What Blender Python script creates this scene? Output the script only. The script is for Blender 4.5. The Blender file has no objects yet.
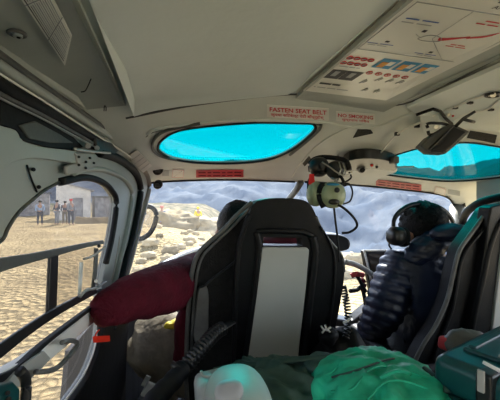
import bpy, bmesh, math, random
from mathutils import Vector, Matrix, noise
from mathutils.geometry import delaunay_2d_cdt
random.seed(7)
C = bpy.context.scene.collection
F_PX = 333.0; YAW = math.radians(13)
FW = Vector((math.sin(YAW), math.cos(YAW), 0)); RT = Vector((math.cos(YAW), -math.sin(YAW), 0)); UP = Vector((0,0,1))
GZ = -1.7          # ground below the eye
FZ = -1.1          # cabin floor below the eye
# ---------------------------------------------------------------- placing helpers
def ray(u, v): return FW + RT*((u-250)/F_PX) + UP*((200-v)/F_PX)
def P(u, v, d): return ray(u, v)*d
def PZ(u, v, z): r = ray(u, v); return r*(z/r.z)
def PY(u, v, y): r = ray(u, v); return r*(y/r.y)
WLK, WLX, WLY = .136, -.27, .4
def PW(u, v, off=0.):                                   # left cabin side
    r = ray(u, v); k = (WLX+off-WLK*WLY)/(r.x-WLK*r.y); return r*k
ROOF = [(-2,.31),(.70,.29),(.84,.278),(.885,.252),(.98,.226),(1.08,.208),(1.5,.15),(1.72,.085),(2.2,-.06)]
def F(x, y):
    for (a, za), (b, zb) in zip(ROOF, ROOF[1:]):
        if y <= b:
            t = (y-a)/(b-a); z = za+(zb-za)*t; break
    else: z = ROOF[-1][1]
    return z - .05*min(1.6, abs((x-.7)/.92))**4
def PF(u, v, off=0.):                                   # on the headliner
    r = ray(u, v); lo, hi = .05, 4.
    for _ in range(50):
        m = (lo+hi)/2; p = r*m
        if p.z > F(p.x, p.y)-off: hi = m
        else: lo = m
    return r*hi
# ---------------------------------------------------------------- materials
def mat(name, col, rough=.6, nscale=0, namt=.15, bump=0., metal=0., spec=.5, bscale=None, coat=0, detail=4, col2=None):
    m = bpy.data.materials.new(name); m.use_nodes = True; nt = m.node_tree; b = nt.nodes['Principled BSDF']
    b.inputs['Base Color'].default_value = (*col, 1); b.inputs['Roughness'].default_value = rough
    b.inputs['Metallic'].default_value = metal; b.inputs['Specular IOR Level'].default_value = spec
    b.inputs['Coat Weight'].default_value = coat
    if nscale:
        tc = nt.nodes.new('ShaderNodeTexCoord'); n = nt.nodes.new('ShaderNodeTexNoise')
        n.inputs['Scale'].default_value = nscale; n.inputs['Detail'].default_value = detail
        nt.links.new(tc.outputs['Object'], n.inputs['Vector'])
        r = nt.nodes.new('ShaderNodeValToRGB'); c2 = col2 or [min(1, c*(1+namt)) for c in col]
        r.color_ramp.elements[0].position = .35; r.color_ramp.elements[1].position = .65
        r.color_ramp.elements[0].color = (*[c*(1-namt) for c in col], 1) if not col2 else (*col, 1)
        r.color_ramp.elements[1].color = (*c2, 1)
        nt.links.new(n.outputs['Fac'], r.inputs['Fac']); nt.links.new(r.outputs['Color'], b.inputs['Base Color'])
        if bump:
            n2 = nt.nodes.new('ShaderNodeTexNoise'); n2.inputs['Scale'].default_value = bscale or nscale*6
            nt.links.new(tc.outputs['Object'], n2.inputs['Vector'])
            bp = nt.nodes.new('ShaderNodeBump'); bp.inputs['Strength'].default_value = bump; bp.inputs['Distance'].default_value = .01
            nt.links.new(n2.outputs['Fac'], bp.inputs['Height']); nt.links.new(bp.outputs['Normal'], b.inputs['Normal'])
    return m
def glass(name, tint, veil=0., veilcol=(1,1,1), gloss=.04):
    m = bpy.data.materials.new(name); m.use_nodes = True; nt = m.node_tree; nt.nodes.clear()
    o = nt.nodes.new('ShaderNodeOutputMaterial'); t = nt.nodes.new('ShaderNodeBsdfTransparent'); t.inputs[0].default_value = (*tint, 1)
    g = nt.nodes.new('ShaderNodeBsdfGlossy'); g.inputs['Roughness'].default_value = .02
    mx = nt.nodes.new('ShaderNodeMixShader'); mx.inputs[0].default_value = gloss
    nt.links.new(t.outputs[0], mx.inputs[1]); nt.links.new(g.outputs[0], mx.inputs[2]); last = mx
    if veil:
        d = nt.nodes.new('ShaderNodeBsdfTranslucent'); d.inputs[0].default_value = (*veilcol, 1)
        m2 = nt.nodes.new('ShaderNodeMixShader'); tc = nt.nodes.new('ShaderNodeTexCoord'); n = nt.nodes.new('ShaderNodeTexNoise')
        n.inputs['Scale'].default_value = 3; nt.links.new(tc.outputs['Object'], n.inputs['Vector'])
        mr = nt.nodes.new('ShaderNodeMapRange'); mr.inputs['To Min'].default_value = veil*.7; mr.inputs['To Max'].default_value = veil*1.3
        nt.links.new(n.outputs['Fac'], mr.inputs['Value']); nt.links.new(mr.outputs[0], m2.inputs[0])
        nt.links.new(mx.outputs[0], m2.inputs[1]); nt.links.new(d.outputs[0], m2.inputs[2]); last = m2
    nt.links.new(last.outputs[0], o.inputs['Surface']); return m
M = dict(
 liner=mat('headliner_paint', (.72,.78,.77), .38, 3, .06, .06, bscale=60),
 trimgrey=mat('grey_green_trim', (.37,.40,.38), .4, 4, .08, .05, bscale=80),
 header=mat('header_beige', (.66,.69,.65), .5, 5, .05, .05, bscale=80),
 darktrim=mat('dark_grey_trim', (.09,.095,.09), .5, 6, .2, .1, bscale=80),
 pillar=mat('pillar_warm_grey', (.30,.29,.26), .5, 6, .1, .05),
 rubber=mat('black_rubber', (.010,.010,.011), .6, 8, .3, .1, spec=.25),
 black=mat('black_plastic', (.014,.014,.015), .35, 10, .3, .05),
 blackleather=mat('black_seat_leather', (.007,.007,.008), .42, 20, .3, .15, bscale=220, spec=.25),
 greyleather=mat('dark_grey_seat_edge', (.12,.12,.115), .42, 20, .2, .1),
 panelgrey=mat('grey_seat_panel', (.42,.43,.40), .45, 4, .08, .03),
 carbon=mat('ribbed_fabric', (.012,.012,.012), .6, 60, .4, .5, bscale=200, spec=.25),
 metal=mat('brushed_metal', (.55,.54,.50), .35, 30, .1, metal=.9),
 steel=mat('dull_painted_metal', (.36,.36,.34), .5, 8, .1),
 white=mat('white_paint', (.78,.77,.73), .5, 6, .05),
 cream=mat('cream_placard', (.88,.88,.83), .25, 4, .03),
 redink=mat('red_ink', (.62,.04,.05), .5), blueink=mat('blue_ink', (.03,.10,.40), .5), blackink=mat('black_ink', (.03,.03,.04), .5),
 greyink=mat('grey_ink', (.35,.36,.38), .5), skyink=mat('blue_panel_ink', (.03,.28,.55), .5), orangeink=mat('orange_ink', (.8,.35,.04), .5),
 redtape=mat('red_sticker', (.48,.035,.045), .5, 20, .15), velcro=mat('black_velcro', (.02,.019,.017), .95, 80, .4, .5),
 velcrobrown=mat('dark_velcro', (.05,.045,.035), .95, 80, .4, .5),
 redflag=mat('red_streamer', (.8,.02,.02), .6, 20, .1), redpl=mat('red_plastic', (.85,.03,.01), .4),
 maroon=mat('maroon_fleece', (.095,.006,.016), .85, 12, .25, .5, bscale=90, spec=.2),
 khaki=mat('khaki_cotton', (.20,.17,.125), .85, 12, .3, .8, bscale=25, spec=.2),
 navy=mat('navy_quilted_nylon', (.013,.019,.045), .42, 10, .25, .2, bscale=50),
 hair=mat('black_hair', (.008,.007,.007), .6, 60, .5, .8, bscale=150, spec=.2),
 skin=mat('skin', (.42,.24,.16), .55, 20, .08),
 olive=mat('pale_green_earcup', (.40,.47,.30), .3, 10, .05), 
 greennylon=mat('green_nylon', (.02,.46,.27), .5, 8, .25, .7, bscale=22, spec=.35),
 tealplastic=mat('teal_plastic', (.006,.065,.068), .28, 6, .15),
 darkgreen=mat('dark_green_cloth', (.03,.075,.06), .6, 8, .4, .4, bscale=30),
 greycanvas=mat('grey_canvas', (.36,.38,.36), .7, 10, .12, .4, bscale=60),
 floor=mat('dark_floor_tread', (.02,.02,.02), .6, 50, .6, .8, bscale=90),
 brownscreen=mat('screen_glass', (.06,.045,.03), .15),
 yellow=mat('yellow_cloth', (.75,.6,.03), .6), lightblue=mat('light_blue_jacket', (.32,.45,.62), .8), greyj=mat('grey_jacket', (.25,.27,.30), .8),
 darkj=mat('dark_jacket', (.05,.06,.09), .8), redhat=mat('red_wool', (.6,.05,.06), .9), pinkhat=mat('pink_wool', (.6,.25,.2), .9),
 whitewash=mat('whitewashed_wall', (.75,.72,.66), .9, 2, .1), greywall=mat('grey_stone_wall', (.27,.27,.28), .9, 3, .3),
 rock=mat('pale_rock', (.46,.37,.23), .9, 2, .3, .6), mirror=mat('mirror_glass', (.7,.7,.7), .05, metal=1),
 cyanled=mat('clear_plastic', (.75,.8,.78), .2),
)
G_SKY = glass('tinted_skylight_glass', (.0,.31,.32), .02, (.1,.9,.95))
G_WIND = glass('windscreen_glass', (.58,.62,.67), .014, (.85,.92,1))
G_DOOR = G_CLEAR = glass('clear_window_glass', (.96,.96,.96))
G_DOOR = glass('door_window_glass', (.55,.55,.56), .03, (1,.97,.92))
# ---------------------------------------------------------------- object helpers
def meta(o, label=None, cat=None, group=None, kind=None):
    if label: o['label'] = label
    if cat: o['category'] = cat
    if group: o['group'] = group
    if kind: o['kind'] = kind
    return o
def link_mesh(name, verts, faces, m, parent=None, smooth=False, bevel=0, solid=0, sub=0, flip=False):
    me = bpy.data.meshes.new(name); me.from_pydata([tuple(v) for v in verts], [], faces); 
    bm = bmesh.new(); bm.from_mesh(me); bmesh.ops.recalc_face_normals(bm, faces=bm.faces); bm.to_mesh(me); bm.free()
    me.materials.append(m); o = bpy.data.objects.new(name, me); C.objects.link(o)
    if parent: attach(o, parent)
    if solid: s = o.modifiers.new('s', 'SOLIDIFY'); s.thickness = solid; s.offset = 0
    if bevel: b = o.modifiers.new('b', 'BEVEL'); b.width = bevel; b.segments = 3; b.limit_method = 'ANGLE'; b.angle_limit = math.radians(35)
    if bevel: wn = o.modifiers.new('wn', 'WEIGHTED_NORMAL'); wn.keep_sharp = False; wn.weight = 80
    if sub: s = o.modifiers.new('ss', 'SUBSURF'); s.levels = s.render_levels = sub
    if smooth or bevel or sub:
        for p in me.polygons: p.use_smooth = True
    return o
def attach(o, parent):
    o.parent = parent; o.matrix_parent_inverse = parent.matrix_world.inverted() if False else Matrix.Translation(parent.location).inverted()
def empty(name, loc, label=None, cat=None, group=None, kind=None):
    o = bpy.data.objects.new(name, None); C.objects.link(o); o.location = loc; o.empty_display_size = .05
    return meta(o, label, cat, group, kind)
def cr(pts, n=6, closed=False):                          # catmull-rom through tuples
    out = []; N = len(pts); L = len(pts[0])
    rng = range(N if closed else N-1)
    g = (lambda i: pts[i % N]) if closed else (lambda i: pts[max(0, min(N-1, i))])
    for i in rng:
        a, b, c, d = g(i-1), g(i), g(i+1), g(i+2)
        for k in range(n):
            t = k/n; out.append(tuple(.5*((2*b[j])+(-a[j]+c[j])*t+(2*a[j]-5*b[j]+4*c[j]-d[j])*t*t+(-a[j]+3*b[j]-3*c[j]+d[j])*t**3) for j in range(L)))
    if not closed: out.append(tuple(pts[-1]))
    return out
def tube_geo(path, r, seg=10, closed=False, flat=1., verts=None, faces=None, nrm=None):
    verts = [] if verts is None else verts; faces = [] if faces is None else faces
    path = [Vector(p) for p in path]; n = len(path); base = len(verts); ref = nrm or Vector((0,0,1))
    for i, p in enumerate(path):
        if closed: t = (path[(i+1) % n]-path[i-1])
        else: t = path[min(n-1, i+1)]-path[max(0, i-1)]
        t.normalize(); rr = r[i] if isinstance(r, (list, tuple)) else r
        a = t.cross(ref)
        if a.length < 1e-3: a = t.cross(Vector((1,0,0)))
        a.normalize(); b = a.cross(t); b.normalize()
        for k in range(seg):
            th = 2*math.pi*k/seg; verts.append(p + a*math.cos(th)*rr + b*math.sin(th)*rr*flat)
    for i in range(n if closed else n-1):
        j = (i+1) % n
        for k in range(seg):
            faces.append((base+i*seg+k, base+i*seg+(k+1)%seg, base+j*seg+(k+1)%seg, base+j*seg+k))
    if not closed:
        faces.append(tuple(base+k for k in range(seg))); faces.append(tuple(base+(n-1)*seg+k for k in range(seg)))
    return verts, faces
def tube(name, path, r, m, parent=None, seg=10, closed=False, flat=1., nrm=None, smooth=True):
    v, f = tube_geo(path, r, seg, closed, flat, nrm=nrm); return link_mesh(name, v, f, m, parent, smooth=smooth)
def cdt(outline, holes, step):
    pts = [Vector(p[:2]) for p in outline]; faces = [list(range(len(pts)))]; edges = []
    N0 = len(pts); edges += [(i, (i+1) % N0) for i in range(N0)]
    for h in holes:
        b = len(pts); pts += [Vector(p[:2]) for p in h]; edges += [(b+i, b+(i+1) % len(h)) for i in range(len(h))]
    def inside(p, poly):
        c = False; n = len(poly)
        for i in range(n):
            a, b = poly[i], poly[i-1]
            if (a[1] > p[1]) != (b[1] > p[1]) and p[0] < (b[0]-a[0])*(p[1]-a[1])/(b[1]-a[1])+a[0]: c = not c
        return c
    xs = [p[0] for p in outline]; ys = [p[1] for p in outline]
    if step:
        x = min(xs)+step/2
        while x < max(xs):
            y = min(ys)+step/2
            while y < max(ys):
                if inside((x, y), outline) and not any(inside((x, y), h) for h in holes): pts.append(Vector((x, y)))
                y += step
            x += step
    r = delaunay_2d_cdt(pts, edges, [], 0, 1e-7); V, Fc = r[0], r[2]; out = []
    for f in Fc:
        c = sum((V[i] for i in f), Vector((0, 0)))/len(f)
        if inside(c, outline) and not any(inside(c, h) for h in holes): out.append(tuple(f))
    used = sorted({i for f in out for i in f}); mp = {o: n for n, o in enumerate(used)}
    return [V[i] for i in used], [tuple(mp[i] for i in f) for f in out]
def slab(name, outline, fn, thick, m, parent=None, holes=(), step=0, bevel=0, smooth=False, solid_dir=None):
    """outline in a 2D frame, fn lifts a 2D point into the place; thick = vector or length along the slab's mean normal"""
    V, Fc = cdt(outline, list(holes), step); W = [Vector(fn(p[0], p[1])) for p in V]
    if solid_dir is None:
        nrm = Vector()
        for f in Fc: nrm += (W[f[1]]-W[f[0]]).cross(W[f[2]]-W[f[0]])
        nrm.normalize()
        if nrm.dot(W[0]) < 0: nrm = -nrm                  # away from the cabin's inside
        off = nrm*thick
    else: off = Vector(solid_dir)*thick
    n = len(W); faces = list(Fc)+[tuple(n+i for i in reversed(f)) for f in Fc]
    cnt = {}
    for f in Fc:
        for a, b in zip(f, f[1:]+f[:1]): cnt[(a, b)] = 1
    for (a, b) in cnt:
        if (b, a) not in cnt: faces.append((a, n+a, n+b, b))
    return link_mesh(name, W+[w+off for w in W], faces, m, parent, bevel=bevel, smooth=smooth)
def box_geo(c, sx, sy, sz, M3=None):
    out = []
    for x in (-1, 1):
        for y in (-1, 1):
            for z in (-1, 1):
                v = Vector((x*sx/2, y*sy/2, z*sz/2))
                if M3: v = M3 @ v
                out.append(Vector(c)+v)
    return out, [(0,1,3,2),(4,6,7,5),(0,4,5,1),(2,3,7,6),(0,2,6,4),(1,5,7,3)]
def box(name, c, s, m, parent=None, bevel=.003, rot=None):
    M3 = None
    if rot: from mathutils import Euler; M3 = Euler(rot).to_matrix()
    v, f = box_geo(c, *s, M3); return link_mesh(name, v, f, m, parent, bevel=bevel)
def cyl(name, a, b, r, m, parent=None, r2=None, seg=24, bevel=.001):
    v, f = tube_geo([a, b], [r, r if r2 is None else r2], seg); return link_mesh(name, v, f, m, parent, bevel=bevel)
def blob(name, c, r, m, parent=None, amp=.0, fs=8., rot=None, seg=40, fn=None, p=2.):
    vs, fs_ = [], []; rings = seg//2
    for i in range(rings+1):
        ph = math.pi*i/rings
        for k in range(seg):
            th = 2*math.pi*k/seg; d = Vector((math.sin(ph)*math.cos(th), math.sin(ph)*math.sin(th), math.cos(ph)))
            if p != 2: d = d/((abs(d.x)**p+abs(d.y)**p+abs(d.z)**p)**(1/p))
            q = Vector((d.x*r[0], d.y*r[1], d.z*r[2]))
            if amp: q += d*amp*(noise.fractal(q*fs+Vector(c)*9, 1., 2., 3))
            if fn: q = fn(q, d)
            if rot: q = rot @ q
            vs.append(Vector(c)+q)
    for i in range(rings):
        for k in range(seg): fs_.append((i*seg+k, i*seg+(k+1)%seg, (i+1)*seg+(k+1)%seg, (i+1)*seg+k))
    bmv = link_mesh(name, vs, fs_, m, parent, smooth=True)
    bm = bmesh.new(); bm.from_mesh(bmv.data); bmesh.ops.remove_doubles(bm, verts=bm.verts, dist=1e-5); bmesh.ops.recalc_face_normals(bm, faces=bm.faces); bm.to_mesh(bmv.data); bm.free()
    return bmv
def bake(o):
    dg = bpy.context.evaluated_depsgraph_get(); dg.update(); me = bpy.data.meshes.new_from_object(o.evaluated_get(dg))
    o.modifiers.clear(); o.data = me
    for p_ in me.polygons: p_.use_smooth = True
    return o
def skinned(name, joints, edges, m, parent=None, sub=2, root=None):
    """joints: {key: (pos, rx, ry)}"""
    ks = list(joints); me = bpy.data.meshes.new(name)
    me.from_pydata([tuple(joints[k][0]) for k in ks], [(ks.index(a), ks.index(b)) for a, b in edges], [])
    me.materials.append(m); o = bpy.data.objects.new(name, me); C.objects.link(o)
    o.modifiers.new('skin', 'SKIN')
    if not me.skin_vertices: 
        bpy.context.view_layer.objects.active = o
    sk = me.skin_vertices[0].data
    for i, k in enumerate(ks):
        j = joints[k]; sk[i].radius = (j[1], j[2] if len(j) > 2 else j[1]); sk[i].use_root = (k == (root or ks[0]))
    s = o.modifiers.new('sub', 'SUBSURF'); s.levels = s.render_levels = sub
    o.modifiers['skin'].use_smooth_shade = True
    bake(o)
    if parent: attach(o, parent)
    return o
def join_into(o, others):
    bm = bmesh.new(); bm.from_mesh(o.data)
    for q in others:
        bm.from_mesh(q.data); bpy.data.objects.remove(q)
    bm.to_mesh(o.data); bm.free()
    for p_ in o.data.polygons: p_.use_smooth = True
    return o
def remesh(o, vox, smooth=2):
    r = o.modifiers.new('r', 'REMESH'); r.mode = 'VOXEL'; r.voxel_size = vox
    s = o.modifiers.new('sm', 'SMOOTH'); s.iterations = smooth; s.factor = .5
    return bake(o)
def text_mesh(body, quad, m, name, parent, off=Vector((0,0,-.0008)), fit=True, bold=.0):
    if set(body) <= set('x '):                             # print too small to read in the photo: a row of short dashes
        q_ = quad; parts = body.split(); n_ = len(parts); tot = len(body); pos = 0; vs_ = []; fs_ = []
        tl, tr, br, bl = [Vector(q) for q in q_]
        for w_ in parts:
            s0, s1 = pos/tot, (pos+len(w_))/tot; pos += len(w_)+1; b_ = len(vs_)
            for s, h in ((s0,.25),(s1,.25),(s1,.75),(s0,.75)): vs_.append((bl.lerp(br, s)).lerp(tl.lerp(tr, s), h)+off)
            fs_.append((b_, b_+1, b_+2, b_+3))
        return link_mesh(name, vs_, fs_, m, parent)
    cu = bpy.data.curves.new('t', 'FONT'); cu.body = body; cu.size = 1; cu.offset = bold; cu.resolution_u = 2
    t = bpy.data.objects.new('t', cu); C.objects.link(t); dg = bpy.context.evaluated_depsgraph_get(); dg.update()
    me = bpy.data.meshes.new_from_object(t.evaluated_get(dg)); bpy.data.objects.remove(t)
    if not me.vertices: return None
    xs = [v.co.x for v in me.vertices]; ys = [v.co.y for v in me.vertices]; x0, x1, y0, y1 = min(xs), max(xs), min(ys), max(ys)
    tl, tr, br, bl = [Vector(q) for q in quad]
    for v in me.vertices:
        s = (v.co.x-x0)/(x1-x0); h = (v.co.y-y0)/(y1-y0)
        v.co = (bl.lerp(br, s)).lerp(tl.lerp(tr, s), h)+off
    me.name = name; me.materials.clear(); me.materials.append(m); o = bpy.data.objects.new(name, me); C.objects.link(o); attach(o, parent); return o
def sub_quad(quad, s0, s1, h0, h1):                     # h from the bottom
    tl, tr, br, bl = [Vector(q) for q in quad]
    f = lambda s, h: (bl.lerp(br, s)).lerp(tl.lerp(tr, s), h)
    return [f(s0, h1), f(s1, h1), f(s1, h0), f(s0, h0)]
def plate(name, quad, th, m, parent=None, off=Vector((0,0,0)), nrm=None):
    q = [Vector(p)+off for p in quad]; n = nrm or (q[1]-q[0]).cross(q[2]-q[0]).normalized()
    if n.dot(q[0]) < 0: n = -n
    return link_mesh(name, q+[p+n*th for p in q], [(0,1,2,3),(7,6,5,4),(0,4,5,1),(1,5,6,2),(2,6,7,3),(3,7,4,0)], m, parent)
#=PART2=
# ================================================================ camera, light
cam = bpy.data.cameras.new('camera'); co = bpy.data.objects.new('camera', cam); C.objects.link(co)
cam.sensor_width = 36; cam.lens = F_PX/500*36; cam.clip_start = .01; cam.clip_end = 9000
co.rotation_euler = (math.pi/2, 0, -YAW); bpy.context.scene.camera = co
SUN_DIR = Vector((-.12, -.66, -.57)).normalized()      # the way the sunlight travels
sd = bpy.data.lights.new('sun', 'SUN'); sd.energy = 7.0; sd.angle = .01; sd.color = (1,.93,.80)
so = bpy.data.objects.new('sun', sd); C.objects.link(so); so.rotation_euler = SUN_DIR.to_track_quat('-Z', 'Y').to_euler()
w = bpy.data.worlds.new('sky'); bpy.context.scene.world = w; w.use_nodes = True; nt = w.node_tree
sky = nt.nodes.new('ShaderNodeTexSky'); sky.sky_type = 'NISHITA'; sky.sun_disc = False
sky.sun_elevation = math.asin(-SUN_DIR.z); sky.sun_rotation = math.atan2(-SUN_DIR.x, -SUN_DIR.y); sky.altitude = 3500
sky.air_density = 1.0; sky.dust_density = 2.5
hsv = nt.nodes.new('ShaderNodeHueSaturation'); hsv.inputs['Saturation'].default_value = .45
nt.links.new(sky.outputs[0], hsv.inputs['Color']); nt.links.new(hsv.outputs[0], nt.nodes['Background'].inputs[0]); nt.nodes['Background'].inputs[1].default_value = .32
vs = bpy.context.scene.view_settings; vs.view_transform = 'Standard'; vs.look = 'None'; vs.gamma = 1; vs.exposure = 1.6
# ================================================================ shell
LW = lambda off=0.: (lambda y, z: (WLX+WLK*(y-WLY)+off, y, z))
def yz(pts, off=0.): return [(PW(u, v, off).y, PW(u, v, off).z) for u, v in pts]
def fp(pts): return [tuple(PF(u, v)[:2]) for u, v in pts]
SKY_L = cr([(158,149),(162,140),(178,131),(210,126),(260,122.5),(305,123),(315,126),(312,134),(292,150),(268,160),(235,163.5),(198,163),(174,159.5),(163,154.5)], 4, True)
SKY_R = cr([(372,169),(380,163),(396,155),(425,147),(465,142.5),(500,147),(535,152),(550,160),(530,171),(500,177.5),(452,181.5),(415,178.5),(385,174.5)], 4, True)
front_edge = [(150,184),(160,182),(180,181),(215,180),(255,180.5),(295,182),(330,183.5),(365,186),(400,189.5),(430,193),(446,197),(453,203),(457,214),(466,207),(480,201),(500,197),(560,190)]
outline = fp(front_edge)+[(1.68,1.1),(1.68,-.9),(-.40,-.9),(-.31,.3),(-.29,.6),(-.27,1.0),(-.2,1.35)]
ceil = slab('ceiling', outline, lambda x, y: (x, y, F(x, y)), .012, M['header'], holes=[fp(SKY_L), fp(SKY_R)], step=.035, solid_dir=(0,0,1), smooth=False)
for p_ in ceil.data.polygons: p_.use_smooth = abs(p_.normal.z) > .6
meta(ceil, kind='structure')
def ceil_line(name, px, r, m, parent, off=0., n=5, closed=False, flat=1.):
    return tube(name, [PF(u, v, off) for u, v in cr(px, n, closed)], r, m, parent, seg=8, closed=closed, flat=flat)
# recessed centre panel of the headliner
panel = fp([(134,114),(150,109),(180,104),(230,98),(288,92),(296,88)])+[(.31,.42),(.31,-.85),(-.105,-.85),(-.105,.5)]
ld = slab('ceiling_panel', panel, lambda x, y: (x, y, F(x, y)-.007), .007, M['liner'], ceil, step=.03, bevel=.004, solid_dir=(0,0,1))
strip = [(.315,.83),(.60,.86),(.62,.80),(.62,-.3),(.315,-.3)]
slab('ceiling_panel', strip, lambda x, y: (x, y, F(x, y)-.010), .010, M['trimgrey'], ceil, step=.04, bevel=.004, solid_dir=(0,0,1))
slab('ceiling_panel', [(.66,.3),(.66,.84),(.8,.9),(1.5,.9),(1.5,-.3),(.66,-.3)], lambda x, y: (x, y, F(x, y)-.010), .010, M['liner'], ceil, step=.05, bevel=.005, solid_dir=(0,0,1))
slab('ceiling_panel', [(-.265,-.3),(-.265,.5),(-.20,.86),(-.112,.86),(-.112,-.3)], lambda x, y: (x, y, F(x, y)-.006), .006, M['trimgrey'], ceil, step=.04, bevel=.003, solid_dir=(0,0,1))
ceil_line('ceiling_seam', [(126,118),(136,116),(200,104),(290,94),(340,99),(395,105),(440,88),(520,45)], .0035, M['darktrim'], ceil)
ceil_line('crossbeam_lip', [(148,134),(158,128),(200,123),(250,120),(320,122),(345,126),(372,127),(400,118),(450,97),(520,62)], .0055, M['header'], ceil)
ceil_line('crossbeam_shadow_seam', [(146,137),(158,131),(200,126.5),(250,123.5),(320,124.5)], .0015, M['darktrim'], ceil)
ceil_line('ceiling_ridge', [(292,178),(300,165),(318,145),(345,129),(372,122)], .006, M['header'], ceil, flat=.5)
# skylights
for i, (px, x0) in enumerate(((SKY_L, 0), (SKY_R, 0))):
    e = empty('window_%d' % (i+1), PF(*px[0][:2]), kind='structure')
    slab('tinted_pane', fp(px), lambda x, y: (x, y, F(x, y)+.012), .003, G_SKY, e, step=.05, solid_dir=(0,0,1), smooth=True)
    g = tube('window_seal', [PF(u, v)+Vector((0,0,.001)) for u, v in px], .005, M['rubber'], e, seg=8, closed=True)
    sc = 1.0
cx, cy = 158, 145
tube('window_lip', [PF(u, v, .004) for u, v in cr([(176,160),(160,156),(152.5,148),(155,138),(168,130),(200,123.5)], 5)], .005, M['darktrim'], bpy.data.objects['window_1'], seg=8)
tube('window_lip', [PF(u, v, .004) for u, v in cr([(290,155),(305,143),(319,130),(321,124)], 5)], .005, M['darktrim'], bpy.data.objects['window_1'], seg=8)
# ---- left side wall with the rear door opening
HOLE = [(-60,300),(-40,262),(-15,252),(2,240),(8,228),(18,213),(30,202),(45,190),(60,182),(84,177.5),(102,182),(112,191),(116.5,203),(112.5,235),(106,263),(101,292),(101,325),(97,348),(87,374),(68,402),(40,440),(-10,520),(-60,560)]
hole = yz(cr(HOLE, 3, True))
wl_out = [(-.9,.28),(1.25,.28)]+yz([(125,156),(140,166),(150,181),(148,190),(143,203),(134,240),(128,262),(119,292),(112,330)])+[(1.15,-.75),(1.2,FZ),(-.9,FZ)]
wall = slab('wall_left', wl_out, LW(), .02, M['trimgrey'], holes=[hole, [(-.8,.08),(.10,.08),(.10,-.95),(-.8,-.95)]], step=.05); meta(wall, kind='structure')
def wl(name, px, off, th, m, parent, bevel=.003):
    return slab(name, yz(px, off), LW(off), th, m, parent, bevel=bevel, solid_dir=(-1,0,0))
def wt(name, px, r, m, parent, off=0., flat=1., n=5, closed=False):
    return tube(name, [PW(u, v, off) for u, v in cr(px, n, closed)], r, m, parent, seg=10, flat=flat, closed=closed)
wl('arch_panel', cr([(-60,215),(-60,90),(-20,112),(0,125),(16,130),(24,141),(45,147),(76,151),(83,157),(80,164),(60,161),(35,158.5),(15,162),(0,171),(-20,188)], 3, True), .014, .013, M['trimgrey'], wall)
wl('recess_panel', [(0,98),(40,118),(74,137),(84,147),(76,151),(45,147),(24,141),(16,130),(0,125)], .006, .005, M['rubber'], wall)
wl('recess_panel', [(20,125),(36,121),(60,134),(74,143),(50,143),(30,139)], .010, .004, M['darktrim'], wall)
wl('hinge_bracket', [(76,153),(96,154),(101,160),(97,166),(86,171),(68,175),(66,166),(78,163)], .018, .008, M['steel'], wall)
for u, v in ((79,165),(86,162),(90,158),(94,163),(86,168),(79,157)): cyl('bolt', PW(u, v, .018), PW(u, v, .022), .003, M['black'], wall, seg=10)
wt('trim_seam', [(27,165),(31,178),(37,192)], .0016, M['rubber'], wall, .003)
for u, v in ((33.5,169.5),(39,187)): cyl('screw', PW(u, v, 0), PW(u, v, .006), .0035, M['black'], wall, seg=12)
0 and wt('dark_side_trim', [(-30,250),(-12,215),(2,190),(20,176),(34,168)], .012, M['darktrim'], wall, -.004, flat=.8)
# roof rail
rail = empty('trim_1', PW(0,80), kind='structure')
wt('rail_groove', [(-40,26),(0,55),(45,87),(90,118),(128,144)], .0065, M['darktrim'], rail, .012)
wt('rail_band', [(-40,36),(0,66),(45,95),(90,124),(125,146),(150,168)], .0095, M['trimgrey'], rail, .008)
wt('rail_edge', [(-40,46),(0,74),(45,102),(90,131),(125,153),(146,170)], .0022, M['cream'], rail, .016)
wt('rail_gap', [(-40,58),(0,86),(45,111),(90,137),(112,149)], [.015]*11+[.012]*5+[.010]*5, M['rubber'], rail, .004)
wt('rail_track', [(-40,70),(0,94),(40,114),(75,133),(104,150)], .004, M['greyleather'], rail, .010)
wt('rail_track', [(-40,74),(0,98),(40,117.5),(75,136),(104,152)], .0018, M['metal'], rail, .016)
wt('rail_arm', [(74,149),(90,151),(110,153)], .0035, M['metal'], rail, .02)
for u, v in ((88,146),(97,148)): cyl('rail_roller', PW(u, v, .01), PW(u, v, .024), .006, M['steel'], rail)
wl('rail_housing', [(96,138),(112,143),(119,151),(112,156),(98,152)], .02, .012, M['black'], rail)
# door post
post = empty('trim_2', PW(128,260), kind='structure')
wt('post_band', [(70,174),(84,169),(102,170),(120,177),(129,187),(130.5,200),(126,228),(118,262),(110,296),(108,315)], .013, M['trimgrey'], post, .0, .6)
wt('post_gap', [(98,152),(117,158),(134,171),(140,186),(139,203),(132,240),(125,264),(116,300),(112,330)], .0135, M['rubber'], post, .008)
wt('post_face', [(112,151),(130,158),(144,171),(148.5,186),(145,203),(135,240),(129,262),(120,292),(114,325)], .014, M['pillar'], post, .002, .7)
wt('post_highlight_strip', [(120,236),(117,255),(112,280)], .0018, M['metal'], post, .012)
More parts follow.
